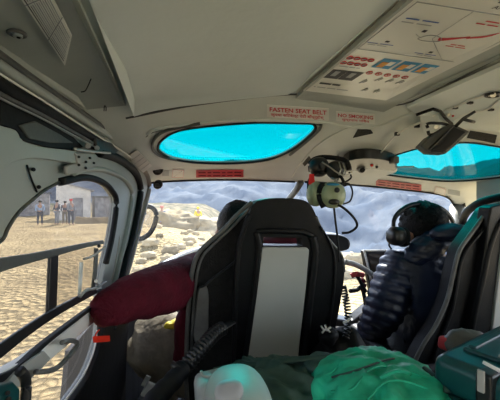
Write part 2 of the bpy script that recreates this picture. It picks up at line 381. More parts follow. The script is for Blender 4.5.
# side door of the cabin
door = empty('door_1', PW(60,250), kind='structure')
wt('window_seal', HOLE[8:15], .0085, M['rubber'], door, .003); wt('window_seal', HOLE[2:9], .003, M['darktrim'], door, .001)
wt('sill_seal', [(101,290),(101.5,325),(98,350),(88,376),(69,405),(40,442),(-10,522)], .012, M['rubber'], door, .003)
wt('sill_edge_strip', [(97,330),(94,350),(84,374),(65,401)], .0022, M['cream'], door, .004)
slab('window_pane', hole, LW(-.012), .003, G_DOOR, door, solid_dir=(-1,0,0))
def bar(name, px, w, m, off=0., th=.006, parent=None):   # flat bars with a varying width
    top, bot = [], []
    c = cr([(u, v, k) for (u, v), k in zip(px, w)], 5)
    for i, (u, v, k) in enumerate(c):
        a = c[max(0, i-1)]; b = c[min(len(c)-1, i+1)]; d = Vector((b[0]-a[0], b[1]-a[1])).normalized(); n = Vector((-d.y, d.x))*k/2
        top.append((u+n.x, v+n.y)); bot.append((u-n.x, v-n.y))
    return wl(name, top+bot[::-1], off, th, m, parent or door, bevel=.002)
bar('window_crossbar', [(-40,279),(0,265.5),(30,258.5),(60,251.5),(85,245.5),(104,242)], [17,14,9.5,7,5,4], M['darktrim'], .006)
bar('window_divider', [(55,252),(54,280),(52.5,314)], [8,8.5,8.5], M['black'], .002)
bar('window_lower_bar', [(-40,382),(0,352),(30,329.5),(60,310),(97,290)], [16,12,9.5,8,6], M['black'], .006)
bar('sliding_pane_edge', [(82,262),(81,280),(80,297)], [3,3,2.4], M['cyanled'], -.002, .003)
bar('sliding_pane_edge', [(97,248),(96,270),(93.5,290)], [3.4,3.4,3], M['darktrim'], .002, .004)
wl('sliding_pane', [(60,254),(95,247),(92,290),(58,309)], -.004, .002, glass('sliding_pane_glass', (.86,.84,.80), .04), door, 0)
for px, k in (([(84,259),(93,256),(101,250),(105,247)], 2.6), ([(80,297),(86,290),(93,289),(101,285),(106,282)], 3.0), ([(95,281),(99,285),(103,281)], 2.5)):
    wt('window_latch', px, .0011*k, M['steel'], door, .012)
cyl('latch_knob', PW(99,246,.006), PW(99,246,.022), .0045, M['black'], door); cyl('latch_knob', PW(96,281,.006), PW(96,281,.02), .004, M['white'], door)
bar('door_sill', [(-30,405),(5,381),(30,366),(60,343.5),(99,311)], [16,17,15.5,13,11], M['white'], .014, .022)
bar('sill_rubber', [(-40,398),(0,379.5),(22,367),(45,345),(70,325),(100,302.5)], [9,8,6,4,3.4,3], M['rubber'], .018, .012)
bar('sill_shaded_end', [(10,386),(24,375),(38,363),(48,354.5)], [10,15,14,10], M['steel'], .022, .01)  # grey piece added over the white sill to colour in its shaded end
wt('door_handle', [(36,372),(48,371),(58,367),(68,357),(77,346.5),(76,342),(70,340.5),(62,342.5)], .0045, M['greyleather'], door, .035)
wt('door_strap', [(20,371),(25,378),(26,392),(24,420)], .007, M['black'], door, .05)
wl('latch_housing', [(-40,393),(0,385),(14,381),(21,388),(20,410),(0,425),(-40,430)], .045, .03, M['tealplastic'], door, .004)
for u, v in ((8,393),(9,399)): cyl('latch_screw', PW(u, v, .046), PW(u, v, .05), .003, M['black'], door, seg=10)
wl('emergency_tab', [(96.5,336),(110,335.5),(110.5,341.5),(97,342.5)], .06, .008, M['redpl'], door, .001)
wt('tab_cord', [(94,342),(96,334),(99,330)], .0018, M['redpl'], door, .05)
# front-left lower side, sill and floor
sill = [(119,292,1.22),(138,279,1.5),(160,266,1.95),(195,250,2.35),(260,238,2.6),(330,240,2.6)]
sillw = [P(*s) for s in cr(sill, 5)]
fs = tube('trim_3', [p+Vector((0,0,0)) for p in sillw], .014, M['white'], None, seg=10); meta(fs, kind='structure')
vv = []; ff = []
for p in sillw: vv += [p-Vector((.02,0,0)), Vector((p.x-.10, p.y, p.z-.08)), Vector((p.x-.10, p.y, FZ))]
for i in range(len(sillw)-1): ff += [(3*i, 3*i+1, 3*i+4, 3*i+3), (3*i+1, 3*i+2, 3*i+5, 3*i+4)]
sp = link_mesh('wall_front_left', vv, ff, M['black'], solid=.02); meta(sp, kind='structure')
sp = slab('wall_lower_left', [(.97,-.40),(1.2,-.38),(1.5,-.37),(1.5,FZ),(.80,FZ)], LW(-.075), .012, M['black'], solid_dir=(-1,0,0)); meta(sp, kind='structure')
fl = slab('floor', [(-.50,-.9),(1.7,-.9),(1.7,1.9),(1.2,2.6),(.3,2.65),(-.18,2.4),(-.28,1.8),(-.32,1.2),(-.36,.8),(-.42,0)], lambda x, y: (x, y, FZ), .03, M['floor'], solid_dir=(0,0,-1)); meta(fl, kind='structure')
# windscreens
def pane(name, top, bot, m, n=24, k=12, bulge=.12):
    T = [PF(u, v) for u, v in cr(top, 8)]; B = [P(*b) for b in cr(bot, 8)]
    vs_ = []; fs_ = []
    for i in range(n+1):
        t = i/n; a = T[round(t*(len(T)-1))]; b = B[round(t*(len(B)-1))]
        for j in range(k+1):
            s = j/k; p = a.lerp(b, s); vs_.append(p+Vector((0, bulge, .25*bulge))*math.sin(math.pi*s))
    for i in range(n):
        for j in range(k): q = i*(k+1)+j; fs_.append((q, q+1, q+k+2, q+k+1))
    o = link_mesh(name, vs_, fs_, m, smooth=True); meta(o, kind='structure'); return o
pane('window_3', [(150,184),(180,181),(215,180),(255,180.5),(298,182)], sill, G_WIND)
pane('window_4', [(302,182.5),(330,183.5),(365,186),(400,189.5),(430,193),(452,202)], [(300,300,2.5),(360,310,2.5),(430,320,2.1),(475,320,1.7)], G_WIND)
ctr = tube('trim_4', [PF(301,182,.01), P(296,190,1.85), P(288,200,2.05), P(275,222,2.3), P(262,240,2.55)], .016, M['darktrim'], seg=10, flat=1.4); meta(ctr, kind='structure')
we = tube('trim_5', [PF(u, v, .004) for u, v in cr([(151,183),(160,182),(180,181),(215,180),(255,180.5),(295,182)], 4)], .0045, M['rubber'], seg=8); meta(we, kind='structure')
we = tube('trim_6', [PF(u, v, .004) for u, v in cr([(305,182),(330,183.5),(365,186),(400,189.5),(430,193),(445,196.5),(452,202),(455,212)], 4)], .0055, M['rubber'], seg=8); meta(we, kind='structure')
# right-hand post and door frame behind the pilot
rp = tube('trim_7', [PF(457,208,.01), P(458,240,1.95), P(466,300,1.9), P(470,380,1.85)], .045, M['darktrim'], seg=12); meta(rp, kind='structure')
rd = tube('trim_8', [P(u, v, d) for u, v, d in cr([(462,240,1.75),(463,220,1.72),(470,209,1.6),(485,201,1.5),(510,196,1.42),(560,190,1.3)], 5)], .018, M['rubber'], seg=10); meta(rd, kind='structure')
wr = slab('wall_right', [(-.9,.27),(-.9,FZ),(1.5,FZ),(1.5,.16),(1.3,.22)], lambda y, z: (1.68-.1*max(0, y-.9), y, z), .03, M['trimgrey'], holes=[[(.2,.1),(1.25,.05),(1.3,-.5),(.2,-.5)], [(-.8,.1),(.1,.1),(.1,-.95),(-.8,-.95)]]); meta(wr, kind='structure')
wrw = slab('window_5', [(.2,.1),(1.25,.05),(1.3,-.5),(.2,-.5)], lambda y, z: (1.69-.1*max(0, y-.9), y, z), .004, G_CLEAR, solid_dir=(1,0,0)); meta(wrw, kind='structure')
wb = box('wall_back', (.65,-.915,-.41), (2.3,.03,1.45), M['trimgrey'], None, .0); meta(wb, kind='structure')
sr_ = slab('window_6', [(-.8,.08),(.10,.08),(.10,-.95),(-.8,-.95)], LW(-.012), .003, G_CLEAR, solid_dir=(-1,0,0)); meta(sr_, kind='structure')
sr_ = slab('window_7', [(-.8,.1),(.1,.1),(.1,-.95),(-.8,-.95)], lambda y, z: (1.69, y, z), .003, G_CLEAR, solid_dir=(1,0,0)); meta(sr_, kind='structure')
wl('lower_trim', [(132,292),(128,330),(122,470),(50,520),(45,445),(68,408),(89,378),(100,350),(104,325),(104,292)], .016, .014, M['rubber'], wall)
# ---- sockets, hooks, knobs on the headliner
def on_ceiling(name, px, r, h, m, label, cat, parent=None, seg=20, group=None):
    a = PF(*px); o = cyl(name, a+Vector((0,0,.004)), a-Vector((0,0,h)), r, m, parent, seg=seg)
    if not parent: meta(o, label, cat, group)
    return o
e = empty('ceiling_socket', PF(17,28), 'round grey recessed socket in the ceiling above the side door', 'socket')
a = PF(17,28); b = Vector((0,0,-1))
tube('socket_ring', [a+Vector((math.cos(t)*.010, math.sin(t)*.010, -.008)) for t in [k*math.pi/12 for k in range(24)]], .0028, M['greyleather'], e, seg=8, closed=True)
cyl('socket_plug', a-Vector((-.001,0,.002)), a-Vector((-.001,0,.013)), .006, M['trimgrey'], e); cyl('socket_hole', a-Vector((-.002,0,.012)), a-Vector((-.002,0,.0145)), .0025, M['rubber'], e)
for (pts, lab) in (([(81,92),(85,91),(88,86),(91,79)], 'thin black wire hook on the ceiling, the longer of the two'), ([(104,111),(104.5,106),(106,107),(106,111)], 'tiny black wire hook on the ceiling near the crossbeam corner')):
    meta(tube('wire_hook', [PF(u, v, .012) for u, v in cr(pts, 4)], .0011, M['rubber'], seg=6), lab, 'hook')
for (u, v, r, lab) in ((158,170,.019,'round black air vent above the windscreen corner, the upper one'), (158,184.5,.018,'round black air vent over the windscreen corner, the lower one')):
    e = empty('air_vent', PF(u, v) if v < 180 else P(u, v, 1.5), lab, 'air vent'); c0 = Vector(e.location)
    d = Vector((-.15,-.9,-.35)).normalized()
    tube('vent_ring', [c0 + d.orthogonal().normalized()*math.cos(t)*r + d.cross(d.orthogonal().normalized())*math.sin(t)*r*.8 for t in [k*math.pi/10 for k in range(20)]], .006, M['black'], e, seg=8, closed=True)
    cyl('vent_body', c0-d*.01, c0+d*.006, r*.8, M['rubber'], e, seg=20)
    for k in (-1, 0, 1): cyl('vent_blade', c0+d*.008+Vector((-.012,0,k*.006)), c0+d*.008+Vector((.012,0,k*.006)), .0016, M['greyleather'], e, seg=6)
# ---- placards and stickers
def sticker(name, px, m, label, cat='sticker', th=.0015, off=.001, group=None, fn=PF):
    q = [fn(u, v, off) for u, v in px]; e = empty(name, sum(q, Vector())/4, label, cat, group)
    plate('backing', q, th, m, e, nrm=Vector((0,0,1))); return e, [p-Vector((0,0,.0006)) for p in q]
e, q = sticker('seat_belt_sticker', [(267,105),(329,108.8),(329,120.8),(267,117)], M['cream'], 'white sticker with red words FASTEN SEAT BELT on the crossbeam', off=.004)
text_mesh('FASTEN SEAT BELT', sub_quad(q, .04, .96, .53, .88), M['redink'], 'lettering', e, bold=.02)
text_mesh('कृपया सिटबेल्ट पेटी बाँध्नुहोस्', sub_quad(q, .06, .92, .08, .46), M['redink'], 'lettering', e, bold=.015)
e, q = sticker('no_smoking_sticker', [(336,111.5),(375,114.5),(375,124.4),(336,121)], M['cream'], 'white sticker with red words NO SMOKING on the crossbeam', off=.004)
text_mesh('NO SMOKING', sub_quad(q, .05, .95, .52, .88), M['redink'], 'lettering', e, bold=.02)
text_mesh('धुम्रपान निषेध', sub_quad(q, .15, .85, .08, .46), M['redink'], 'lettering', e, bold=.015)
for px, lab in (([(196,170.3),(243.5,170),(243.5,177.3),(196,177.6)], 'long red sticker on the header below the left skylight'), ([(376,179.6),(421.5,185),(421.5,191),(376,185.6)], 'long red sticker on the header below the right skylight')):
    e, q = sticker('red_sticker', px, M['redtape'], lab, off=.003)
    for k in range(2): text_mesh('xxxx xx xxxx xx xxx xxxx', sub_quad(q, .05, .95, .58-.42*k, .84-.42*k), M['maroon'], 'faded_print', e)
for px, lab in (([(172,169.5),(184,169.5),(184,177.5),(172,178)], 'small white sticker with a crossed line beside the upper air vent'), ([(435,186.5),(446,188.3),(445,196),(434,194)], 'small white sticker with a crossed line above the pilot')):
    e, q = sticker('small_sticker', px, M['white'], lab, off=.003)
    t = [q[0].lerp(q[1], .08), q[1].lerp(q[2], .1), q[3].lerp(q[2], .92), q[3].lerp(q[0], .08)]
    tube('printed_border', t, .0005, M['redink'], e, seg=4, closed=True); tube('printed_line', [q[3].lerp(q[1], .15), q[3].lerp(q[1], .85)], .0005, M['blackink'], e, seg=4)
e, q = sticker('label_tag', [(162,171),(169,171),(169,176),(162,176)], M['trimgrey'], 'tiny pale tag between the upper air vent and the white sticker', off=.003); text_mesh('o =', sub_quad(q, .1, .9, .3, .7), M['greyink'], 'printing', e)
e, q = sticker('label_tag', [(448,189.5),(460,191.5),(460,196),(448,194)], M['trimgrey'], 'tiny pale tag right of the small white sticker above the pilot', off=.003); text_mesh('o =', sub_quad(q, .1, .9, .3, .7), M['greyink'], 'printing', e)
e, q = sticker('warning_sticker', [(490,187),(512,188),(512,197),(490,195)], M['cream'], 'white and red sticker at the right end of the header', off=.003); text_mesh('SEAT', sub_quad(q, .1, .9, .5, .9), M['redink'], 'lettering', e); text_mesh('BELT', sub_quad(q, .1, .9, .1, .4), M['redink'], 'lettering', e)
# light patch plate
e, q = sticker('instruction_label', [(127,157),(137,150),(152,166),(143,173)], M['white'], 'pale striped label catching cyan light at the left roof corner', 'label', off=.006)
for k in range(4): tube('printed_line', [q[0].lerp(q[3], .2+.2*k), q[1].lerp(q[2], .2+.2*k)], .0006, M['greyink'], e, seg=4)
for (px, m, lab) in (([(353,138),(358,129),(371,130.3),(373,133.5)], M['velcro'], 'black square fastening patch behind the overhead console'),
                    ([(301.5,162),(308,154.5),(311.5,160),(304.5,166.5)], M['velcrobrown'], 'dark square fastening patch left of the hanging headsets'),
                    ([(470,131),(497,135.5),(495,143.5),(467,138)], M['velcro'], 'black rectangular fastening patch above the right skylight'),
                    ([(461,205),(465,203),(466,206),(462,208)], M['velcro'], 'tiny black patch on the roof corner above the pilot')):
    q = [PF(u, v, .002) for u, v in px]; o = plate('fastening_patch', q, .003, m, nrm=Vector((0,0,1))); meta(o, lab, 'patch')
# ---- big safety placard
z0 = F(.45,.5)-.0125
def XY(x, y, dz=0.): return Vector((x, y, min(F(x, y), F(x, y))-.0125-dz))
ePl = empty('safety_placard', XY(.45,.6), 'large white safety placard with helicopter diagram on the ceiling', 'placard')
X0, X1, Y0, Y1 = .312, .556, .785, .34
bl_, br_, l1_, r1_ = PF(303,90,.012), PF(386,100,.012), PF(412,0,.012), PF(500,42,.012)
tl_ = bl_+(l1_-bl_)*((bl_.y-.34)/(bl_.y-l1_.y)); tr_ = br_+(r1_-br_)*((br_.y-.34)/(br_.y-r1_.y))
slab('backing', [tuple(q[:2]) for q in (bl_, br_, tr_, tl_)], lambda x, y: XY(x, y, .001), .0015, M['cream'], ePl, step=.04, solid_dir=(0,0,1))
def pq(s0, s1, h0, h1, dz=.002):                          # h from the far edge (bottom of the sheet) towards the viewer
    f = lambda s, h: pt(s, h, dz)
    return [f(s0, h1), f(s1, h1), f(s1, h0), f(s0, h0)]
HM = [(-1,-1),(0,0),(.09,.10),(.16,.27),(.20,.30),(.29,.41),(.36,.52),(.60,.66),(.865,.86),(1,1),(2,2)]
def pt(s, h, dz=.0022):
    for (a, b), (c, d) in zip(HM, HM[1:]):
        if a <= h <= c: h = b+(d-b)*(h-a)/(c-a); break
    p = bl_.lerp(br_, s).lerp(tl_.lerp(tr_, s), h); return XY(p.x, p.y, dz)
Z = Vector((0,0,0))
def pp(name, q, m): return plate(name, q, .0004, m, ePl, nrm=Vector((0,0,1)))
tube('printed_frame', [pt(.03,.36), pt(.97,.36), pt(.97,.865), pt(.03,.865)], .0008, M['greyink'], ePl, seg=4, closed=True)
text_mesh('Safety Instructions', pq(.52,.98,.945,.985), M['redink'], 'heading', ePl, Z, bold=.02)
text_mesh('EMERGENCY EXITS', pq(.50,.95,.915,.936), M['blackink'], 'heading', ePl, Z, bold=.02); text_mesh('Are you safe now?', pq(.52,.92,.882,.903), M['blackink'], 'heading', ePl, Z, bold=.02)
text_mesh('Helicopter', pq(.06,.25,.93,.955), M['blueink'], 'heading', ePl, Z); pp('logo', pq(.2,.32,.945,.97), M['greyink']); pp('logo', pq(.22,.29,.955,.975), M['redink'])
# helicopter plan: rotor and hull
hull = cr([(.36,.60),(.40,.635),(.46,.64),(.52,.625),(.54,.60),(.50,.585),(.42,.575),(.37,.585)], 4, True)
tube('helicopter_outline', [pt(s, h) for s, h in hull], .0007, M['greyink'], ePl, seg=4, closed=True)
boom = [(.50,.625),(.56,.632),(.66,.66),(.70,.675),(.71,.665),(.66,.645),(.56,.605),(.52,.60)]
slab('helicopter_tail', [pt(s, h)[:2] for s, h in boom], lambda x, y: XY(x, y, .002), .0004, M['redink'], ePl, solid_dir=(0,0,1))
slab('helicopter_tail', [pt(s, h)[:2] for s, h in [(.69,.66),(.80,.70),(.86,.745),(.84,.705),(.80,.68),(.70,.65)]], lambda x, y: XY(x, y, .002), .0004, M['redink'], ePl, solid_dir=(0,0,1))
for a, b in (((.46,.61),(.44,.86)), ((.46,.61),(.80,.37)), ((.38,.60),(.30,.63))): tube('printed_line', [pt(*a), pt(*b)], .0004, M['greyink'], ePl, seg=4)
for s0, s1, h0, m in ((.09,.34,.735,'blueink'),(.09,.32,.705,'greyink'),(.04,.26,.455,'blueink'),(.06,.22,.43,'greyink'),(.62,.73,.80,'redink'),(.58,.76,.775,'redink'),(.66,.79,.57,'redink'),(.64,.82,.545,'redink'),(.50,.70,.40,'blueink'),(.54,.68,.378,'greyink')):
    text_mesh('xxxx xxxxx' if s1-s0 > .12 else 'xxxx', pq(s0, s1, h0, h0+.018), M[m], 'caption', ePl, Z, bold=.02)
for s, h in ((.33,.66),(.18,.50),(.62,.44)): pp('exit_mark', pq(s-.015, s+.015, h-.008, h+.012), M['blackink'])
for k in range(3):
    s = .34+k*.20; pp('picture_panel', pq(s, s+.17, .255, .325), M['skyink']); pp('picture_figure', [p-Vector((0,0,.0006)) for p in pq(s+.03, s+.09, .265, .305)], M['orangeink']); pp('picture_figure', [p-Vector((0,0,.0006)) for p in pq(s+.09, s+.14, .285, .312)], M['cream'])
for r_, hh in ((0,.305),(1,.265)):
    for k in range(4):
        s = .06+k*.065; c0 = pt(s, hh); tube('prohibition_sign', [c0+Vector((math.cos(t)*.006, math.sin(t)*.006, 0)) for t in [i*math.pi/6 for i in range(12)]], .0011, M['redink'], ePl, seg=4, closed=True); pp('sign_figure', pq(s-.012, s+.012, hh-.008, hh+.006), M['greyink'])
for k in range(5):
    s = .40+k*.095; c0 = pt(s, .205); tube('prohibition_sign', [c0+Vector((math.cos(t)*.007, math.sin(t)*.007, 0)) for t in [i*math.pi/6 for i in range(12)]], .0009, M['redink'], ePl, seg=4, closed=True); tube('sign_bar', [c0+Vector((-.005,-.005,0)), c0+Vector((.005,.005,0))], .0007, M['redink'], ePl, seg=4)
for s in (.04,.20): pp('picture_panel', pq(s, s+.155, .125, .195), M['blackink']); pp('picture_figure', [p-Vector((0,0,.0006)) for p in pq(s+.05, s+.10, .14, .175)], M['greyink'])
text_mesh('xxxxxxxx xxxxx xxx', pq(.06,.26,.225,.24), M['greyink'], 'caption', ePl, Z); text_mesh('xxxxxxxxxx xxxxxxx', pq(.08,.30,.09,.105), M['blackink'], 'caption', ePl, Z); text_mesh('x xxxxx xxxxx xxxxxxx', pq(.06,.44,.055,.072), M['greyink'], 'caption', ePl, Z)
for s, h in ((.47,.13),(.58,.15),(.70,.15),(.82,.15),(.60,.09),(.74,.09)): tube('hand_drawing', [pt(s-.02, h-.01), pt(s, h+.012), pt(s+.025, h+.006), pt(s+.01, h-.006)], .0009, M['greyink'], ePl, seg=4)
# ---- left text placard
q = [PF(u, v, .013) for u, v in ((20,-2),(53,-2),(72,36),(65,66))]
far = [q[3], q[2]]; near = [q[0]+(q[0]-q[3])*.25, q[1]+(q[1]-q[2])*.45]
e = empty('instruction_placard', q[3], 'long white text placard with tables on the ceiling over the side door', 'placard')
Q = [near[0], near[1], far[1], far[0]]; plate('backing', Q, .0015, M['cream'], e, nrm=Vector((0,0,1))); QQ = [p-Vector((0,0,.0006)) for p in Q]
for k in range(11):                                       # long printed lines running lengthwise
    s = .10+.078*k; a, b = QQ[3].lerp(QQ[2], s), QQ[0].lerp(QQ[1], s)
    for lo, hi in ((.05,.36),(.40,.72),(.76,.98)) if k % 3 else ((.05,.98),):
        m_ = M['greyink'] if k > 1 else M['blackink']
        tube('printed_line', [a.lerp(b, lo), a.lerp(b, hi)], .00035 if k % 2 else .0006, m_, e, seg=4)
for h in (.38,.74): tube('printed_line', [QQ[3].lerp(QQ[0], h), QQ[2].lerp(QQ[1], h)], .0006, M['greyink'], e, seg=4)
#=PART3=
# ================================================================ outside
def smooth(t): t = max(0., min(1., t)); return t*t*(3-2*t)
def edge_r(ang):                                          # where the landing ground drops away, by bearing from the nose
    t = smooth((ang+7)/16); return 60*(1-t)+10.5*t
def gh(x, y):
    r = math.hypot(x, y); ang = math.degrees(math.atan2(x, y)); R_ = edge_r(ang)
    z = GZ + .10*noise.noise(Vector((x*.5, y*.5, 0)))*min(1, r/5) + .35*noise.noise(Vector((x*.12, y*.12, 3)))*smooth((r-8)/12)
    d = math.hypot(x+.9, (y-13.5)*.6); z += .55*math.exp(-(d/2.2)**2)*(1+.5*noise.noise(Vector((x, y, 7))))
    if r > R_: z -= min(160., .5*(r-R_)*smooth((r-R_)/6))
    hl = smooth((-ang-2)/6)*smooth((r-50)/60)*14 if r < 400 else 0
    return z+hl*(1-smooth((r-180)/200))
def mh(x, y):
    r = math.hypot(x, y); ang = math.degrees(math.atan2(x, y)); t = smooth((r-250)/1900)
    p = Vector((x*.0022, y*.0022, 1.7)); rg = 0; a_ = 1; f = 1
    for k in range(6):
        rg += a_*(1-abs(noise.noise(p*f+Vector((k*7, 0, 0)))*2)); a_ *= .5; f *= 2.05
    top = 232+30*math.sin(math.radians(ang*6+40))
    return -165+t*(top+110)+(rg-1.1)*65*smooth((r-250)/500)+ (8*noise.noise(p*40))
def polar(name, r0, r1, nr, a0, a1, na, fn, m):
    vs_, fs_ = [], []
    for i in range(nr+1):
        r = r0*(r1/r0)**(i/nr)
        for j in range(na+1):
            a = math.radians(a0+(a1-a0)*j/na); x, y = r*math.sin(a), r*math.cos(a); vs_.append((x, y, fn(x, y)))
    for i in range(nr):
        for j in range(na): q = i*(na+1)+j; fs_.append((q, q+1, q+na+2, q+na+1))
    return link_mesh(name, vs_, fs_, m, smooth=True)
def ground_mat():
    m = mat('stony_ground', (.4,.33,.2), .95, spec=.1); nt = m.node_tree; b = nt.nodes['Principled BSDF']; tc = nt.nodes.new('ShaderNodeTexCoord')
    n0 = nt.nodes.new('ShaderNodeTexNoise'); n0.inputs['Scale'].default_value = 1.6; n0.inputs['Detail'].default_value = 6; nt.links.new(tc.outputs['Object'], n0.inputs['Vector'])
    add = nt.nodes.new('ShaderNodeMixRGB'); add.blend_type = 'ADD'; add.inputs[0].default_value = .35; nt.links.new(tc.outputs['Object'], add.inputs[1]); nt.links.new(n0.outputs['Color'], add.inputs[2])
    v = nt.nodes.new('ShaderNodeTexVoronoi'); v.feature = 'DISTANCE_TO_EDGE'; v.inputs['Scale'].default_value = 8; nt.links.new(add.outputs[0], v.inputs['Vector'])
    v2 = nt.nodes.new('ShaderNodeTexVoronoi'); v2.inputs['Scale'].default_value = 8; nt.links.new(add.outputs[0], v2.inputs['Vector'])
    r = nt.nodes.new('ShaderNodeValToRGB'); r.color_ramp.elements[0].color = (.26,.21,.12,1); r.color_ramp.elements[1].color = (.56,.46,.28,1); r.color_ramp.elements[0].position = .0; r.color_ramp.elements[1].position = .12
    nt.links.new(v.outputs['Distance'], r.inputs['Fac'])
    r2 = nt.nodes.new('ShaderNodeValToRGB'); r2.color_ramp.elements[0].color = (.66,.62,.55,1); r2.color_ramp.elements[1].color = (1.15,1.1,1.0,1); r2.color_ramp.elements[0].position = .3; r2.color_ramp.elements[1].position = .7
    n1 = nt.nodes.new('ShaderNodeTexNoise'); n1.inputs['Scale'].default_value = .55; n1.inputs['Detail'].default_value = 8; nt.links.new(tc.outputs['Object'], n1.inputs['Vector']); nt.links.new(n1.outputs['Fac'], r2.inputs['Fac'])
    mu = nt.nodes.new('ShaderNodeMixRGB'); mu.blend_type = 'MULTIPLY'; mu.inputs[0].default_value = 1; nt.links.new(r.outputs[0], mu.inputs[1]); nt.links.new(r2.outputs[0], mu.inputs[2])
    # scrub further out
    sx = nt.nodes.new('ShaderNodeSeparateXYZ'); nt.links.new(tc.outputs['Object'], sx.inputs[0]); mr = nt.nodes.new('ShaderNodeMapRange'); mr.inputs['From Min'].default_value = 30; mr.inputs['From Max'].default_value = 55; nt.links.new(sx.outputs['Y'], mr.inputs['Value'])
    n3 = nt.nodes.new('ShaderNodeTexNoise'); n3.inputs['Scale'].default_value = .25; n3.inputs['Detail'].default_value = 8; nt.links.new(tc.outputs['Object'], n3.inputs['Vector'])
    r3 = nt.nodes.new('ShaderNodeValToRGB'); r3.color_ramp.elements[0].color = (.07,.085,.05,1); r3.color_ramp.elements[1].color = (.34,.27,.17,1); r3.color_ramp.elements[0].position = .42; r3.color_ramp.elements[1].position = .6; nt.links.new(n3.outputs['Fac'], r3.inputs['Fac'])
    m3 = nt.nodes.new('ShaderNodeMixRGB'); nt.links.new(mr.outputs[0], m3.inputs[0]); nt.links.new(mu.outputs[0], m3.inputs[1]); nt.links.new(r3.outputs[0], m3.inputs[2]); nt.links.new(m3.outputs[0], b.inputs['Base Color'])
    bp = nt.nodes.new('ShaderNodeBump'); bp.inputs['Strength'].default_value = .8; bp.inputs['Distance'].default_value = .12; nt.links.new(v2.outputs['Distance'], bp.inputs['Height']); nt.links.new(bp.outputs[0], b.inputs['Normal'])
    return m
g = polar('ground', 1.2, 420, 190, -180, 180, 480, gh, ground_mat()); meta(g, kind='structure')
M['mount'] = mat('hazy_blue_mountain_rock', (.07,.10,.15), .95, .012, .35, .3, bscale=.05, spec=.05, detail=8, col2=(.15,.175,.21))  # blue-grey in the base colour stands in for aerial haze over the rock
mo = polar('mountains', 240, 3200, 110, -60, 75, 200, mh, M['mount']); meta(mo, kind='structure')
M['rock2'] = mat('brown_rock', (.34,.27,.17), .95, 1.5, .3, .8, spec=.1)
def rock(u, v, d, s, lab, m='rock'):
    if random.random() < .4: m = 'rock2'
    p = P(u, v, d); p.z = gh(p.x, p.y)+s*.25; rs = random.random()*9
    def fn(q, dd): return q*(1+.35*noise.noise(dd*1.7+Vector((rs, 0, 0)))+.30*noise.noise(dd*4+Vector((rs, 3, 0))))
    o = blob('rock', p, (s, s*.8, s*.55), M[m], fn=fn, seg=24, p=3); meta(o, lab, 'rock', 'rocks on the bank beyond the windscreen')
    o.rotation_euler = (0, 0, 0)
RK = []
rr = random.Random(11)
for k in range(60):
    u = rr.uniform(134, 212); v = rr.uniform(236, 284); d_ = 1.7*333/(v-200)*.98; s_ = rr.uniform(.10, .24); q_ = P(u, v, d_)
    if all(math.hypot(q_.x-P(a, b, c).x, q_.y-P(a, b, c).y) > (s_+e)*1.5 for a, b, c, e in RK): RK.append((u, v, d_, s_))
RK += [(345,268,7.5,.2),(352,262,9,.3)]
for u, v, d, s in RK: rock(u, v, d, s, 'pale sunlit rock among the rubble of the bank seen through the windscreens')
# bank on which the seated figure sits
bp_ = P(158,222,17); bp_.z = GZ+.0
def fnb(q, dd): return q*(1+.34*noise.noise(dd*2.6+Vector((5,1,0)))+.22*noise.noise(dd*7))
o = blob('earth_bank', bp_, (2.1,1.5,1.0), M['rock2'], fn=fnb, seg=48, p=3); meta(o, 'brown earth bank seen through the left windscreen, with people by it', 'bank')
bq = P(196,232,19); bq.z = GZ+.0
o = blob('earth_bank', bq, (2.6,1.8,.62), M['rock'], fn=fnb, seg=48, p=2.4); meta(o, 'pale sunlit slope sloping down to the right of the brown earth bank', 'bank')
def hh(x, y):
    r = math.hypot(x, y); ang = math.degrees(math.atan2(x, y)); t = (r-55)/185
    return -8.5+6.2*t+1.2*noise.noise(Vector((x*.05, y*.05, 2)))+.5*noise.noise(Vector((x*.2, y*.2, 2)))-26*smooth((ang-4)/12)-10*(1-smooth((r-50)/15))
M['scrub'] = mat('scrub_hillside', (.075,.085,.055), .95, .22, .3, .4, bscale=1.5, spec=.05, detail=8, col2=(.30,.24,.16))
hs_ = polar('hillside', 50, 240, 60, -35, 18, 80, hh, M['scrub']); meta(hs_, kind='structure')
# hut and walls
def bbox(name, c, s, m, parent, yaw=0): return box(name, c, s, m, parent, bevel=.01, rot=(0, 0, yaw))
hc = P(73,205,30); hz = gh(hc.x, hc.y); ya = math.radians(18)
hut = empty('hut', (hc.x, hc.y, hz), 'white hut with a sloping roof behind the waiting people', 'hut')
bbox('wall', (hc.x, hc.y, hz+1.3), (2.6,3,2.7), M['whitewash'], hut, ya)
Rm = Matrix.Rotation(ya, 3, 'Z')
def roof(cx, w, dpt, z0, z1, m, par, base):
    pts = [Vector(base)+Rm @ Vector(q) for q in ((-w/2-.2,-dpt/2-.2,z0),(w/2+.3,-dpt/2-.2,z1),(w/2+.3,dpt/2,z1),(-w/2-.2,dpt/2,z0))]
    return link_mesh('roof', pts+[p+Vector((0,0,.12)) for p in pts], [(0,1,2,3),(7,6,5,4),(0,4,5,1),(1,5,6,2),(2,6,7,3),(3,7,4,0)], m, par)
roof(0, 2.6, 3, 3.3, 2.45, M['greywall'], hut, (hc.x, hc.y, hz))
hb = link_mesh('gable', [Vector((hc.x, hc.y, hz))+Rm @ Vector(q) for q in ((-1.3,-1.49,2.6),(1.3,-1.49,2.6),(-1.3,-1.49,3.25),(-1.3,1.4,2.6),(1.3,1.4,2.6),(-1.3,1.4,3.25))], [(0,1,2),(3,5,4),(0,2,5,3),(1,4,5,2),(0,3,4,1)], M['whitewash'], hut)
bbox('door', Vector((hc.x, hc.y, hz+.95))+Rm @ Vector((.3,-1.5,0)), (.8,.06,1.9), M['greywall'], hut, ya)
c2 = P(104,205,31); z2 = gh(c2.x, c2.y); an = empty('stone_shed', (c2.x, c2.y, z2), 'low dark grey shed to the right of the white hut', 'shed')
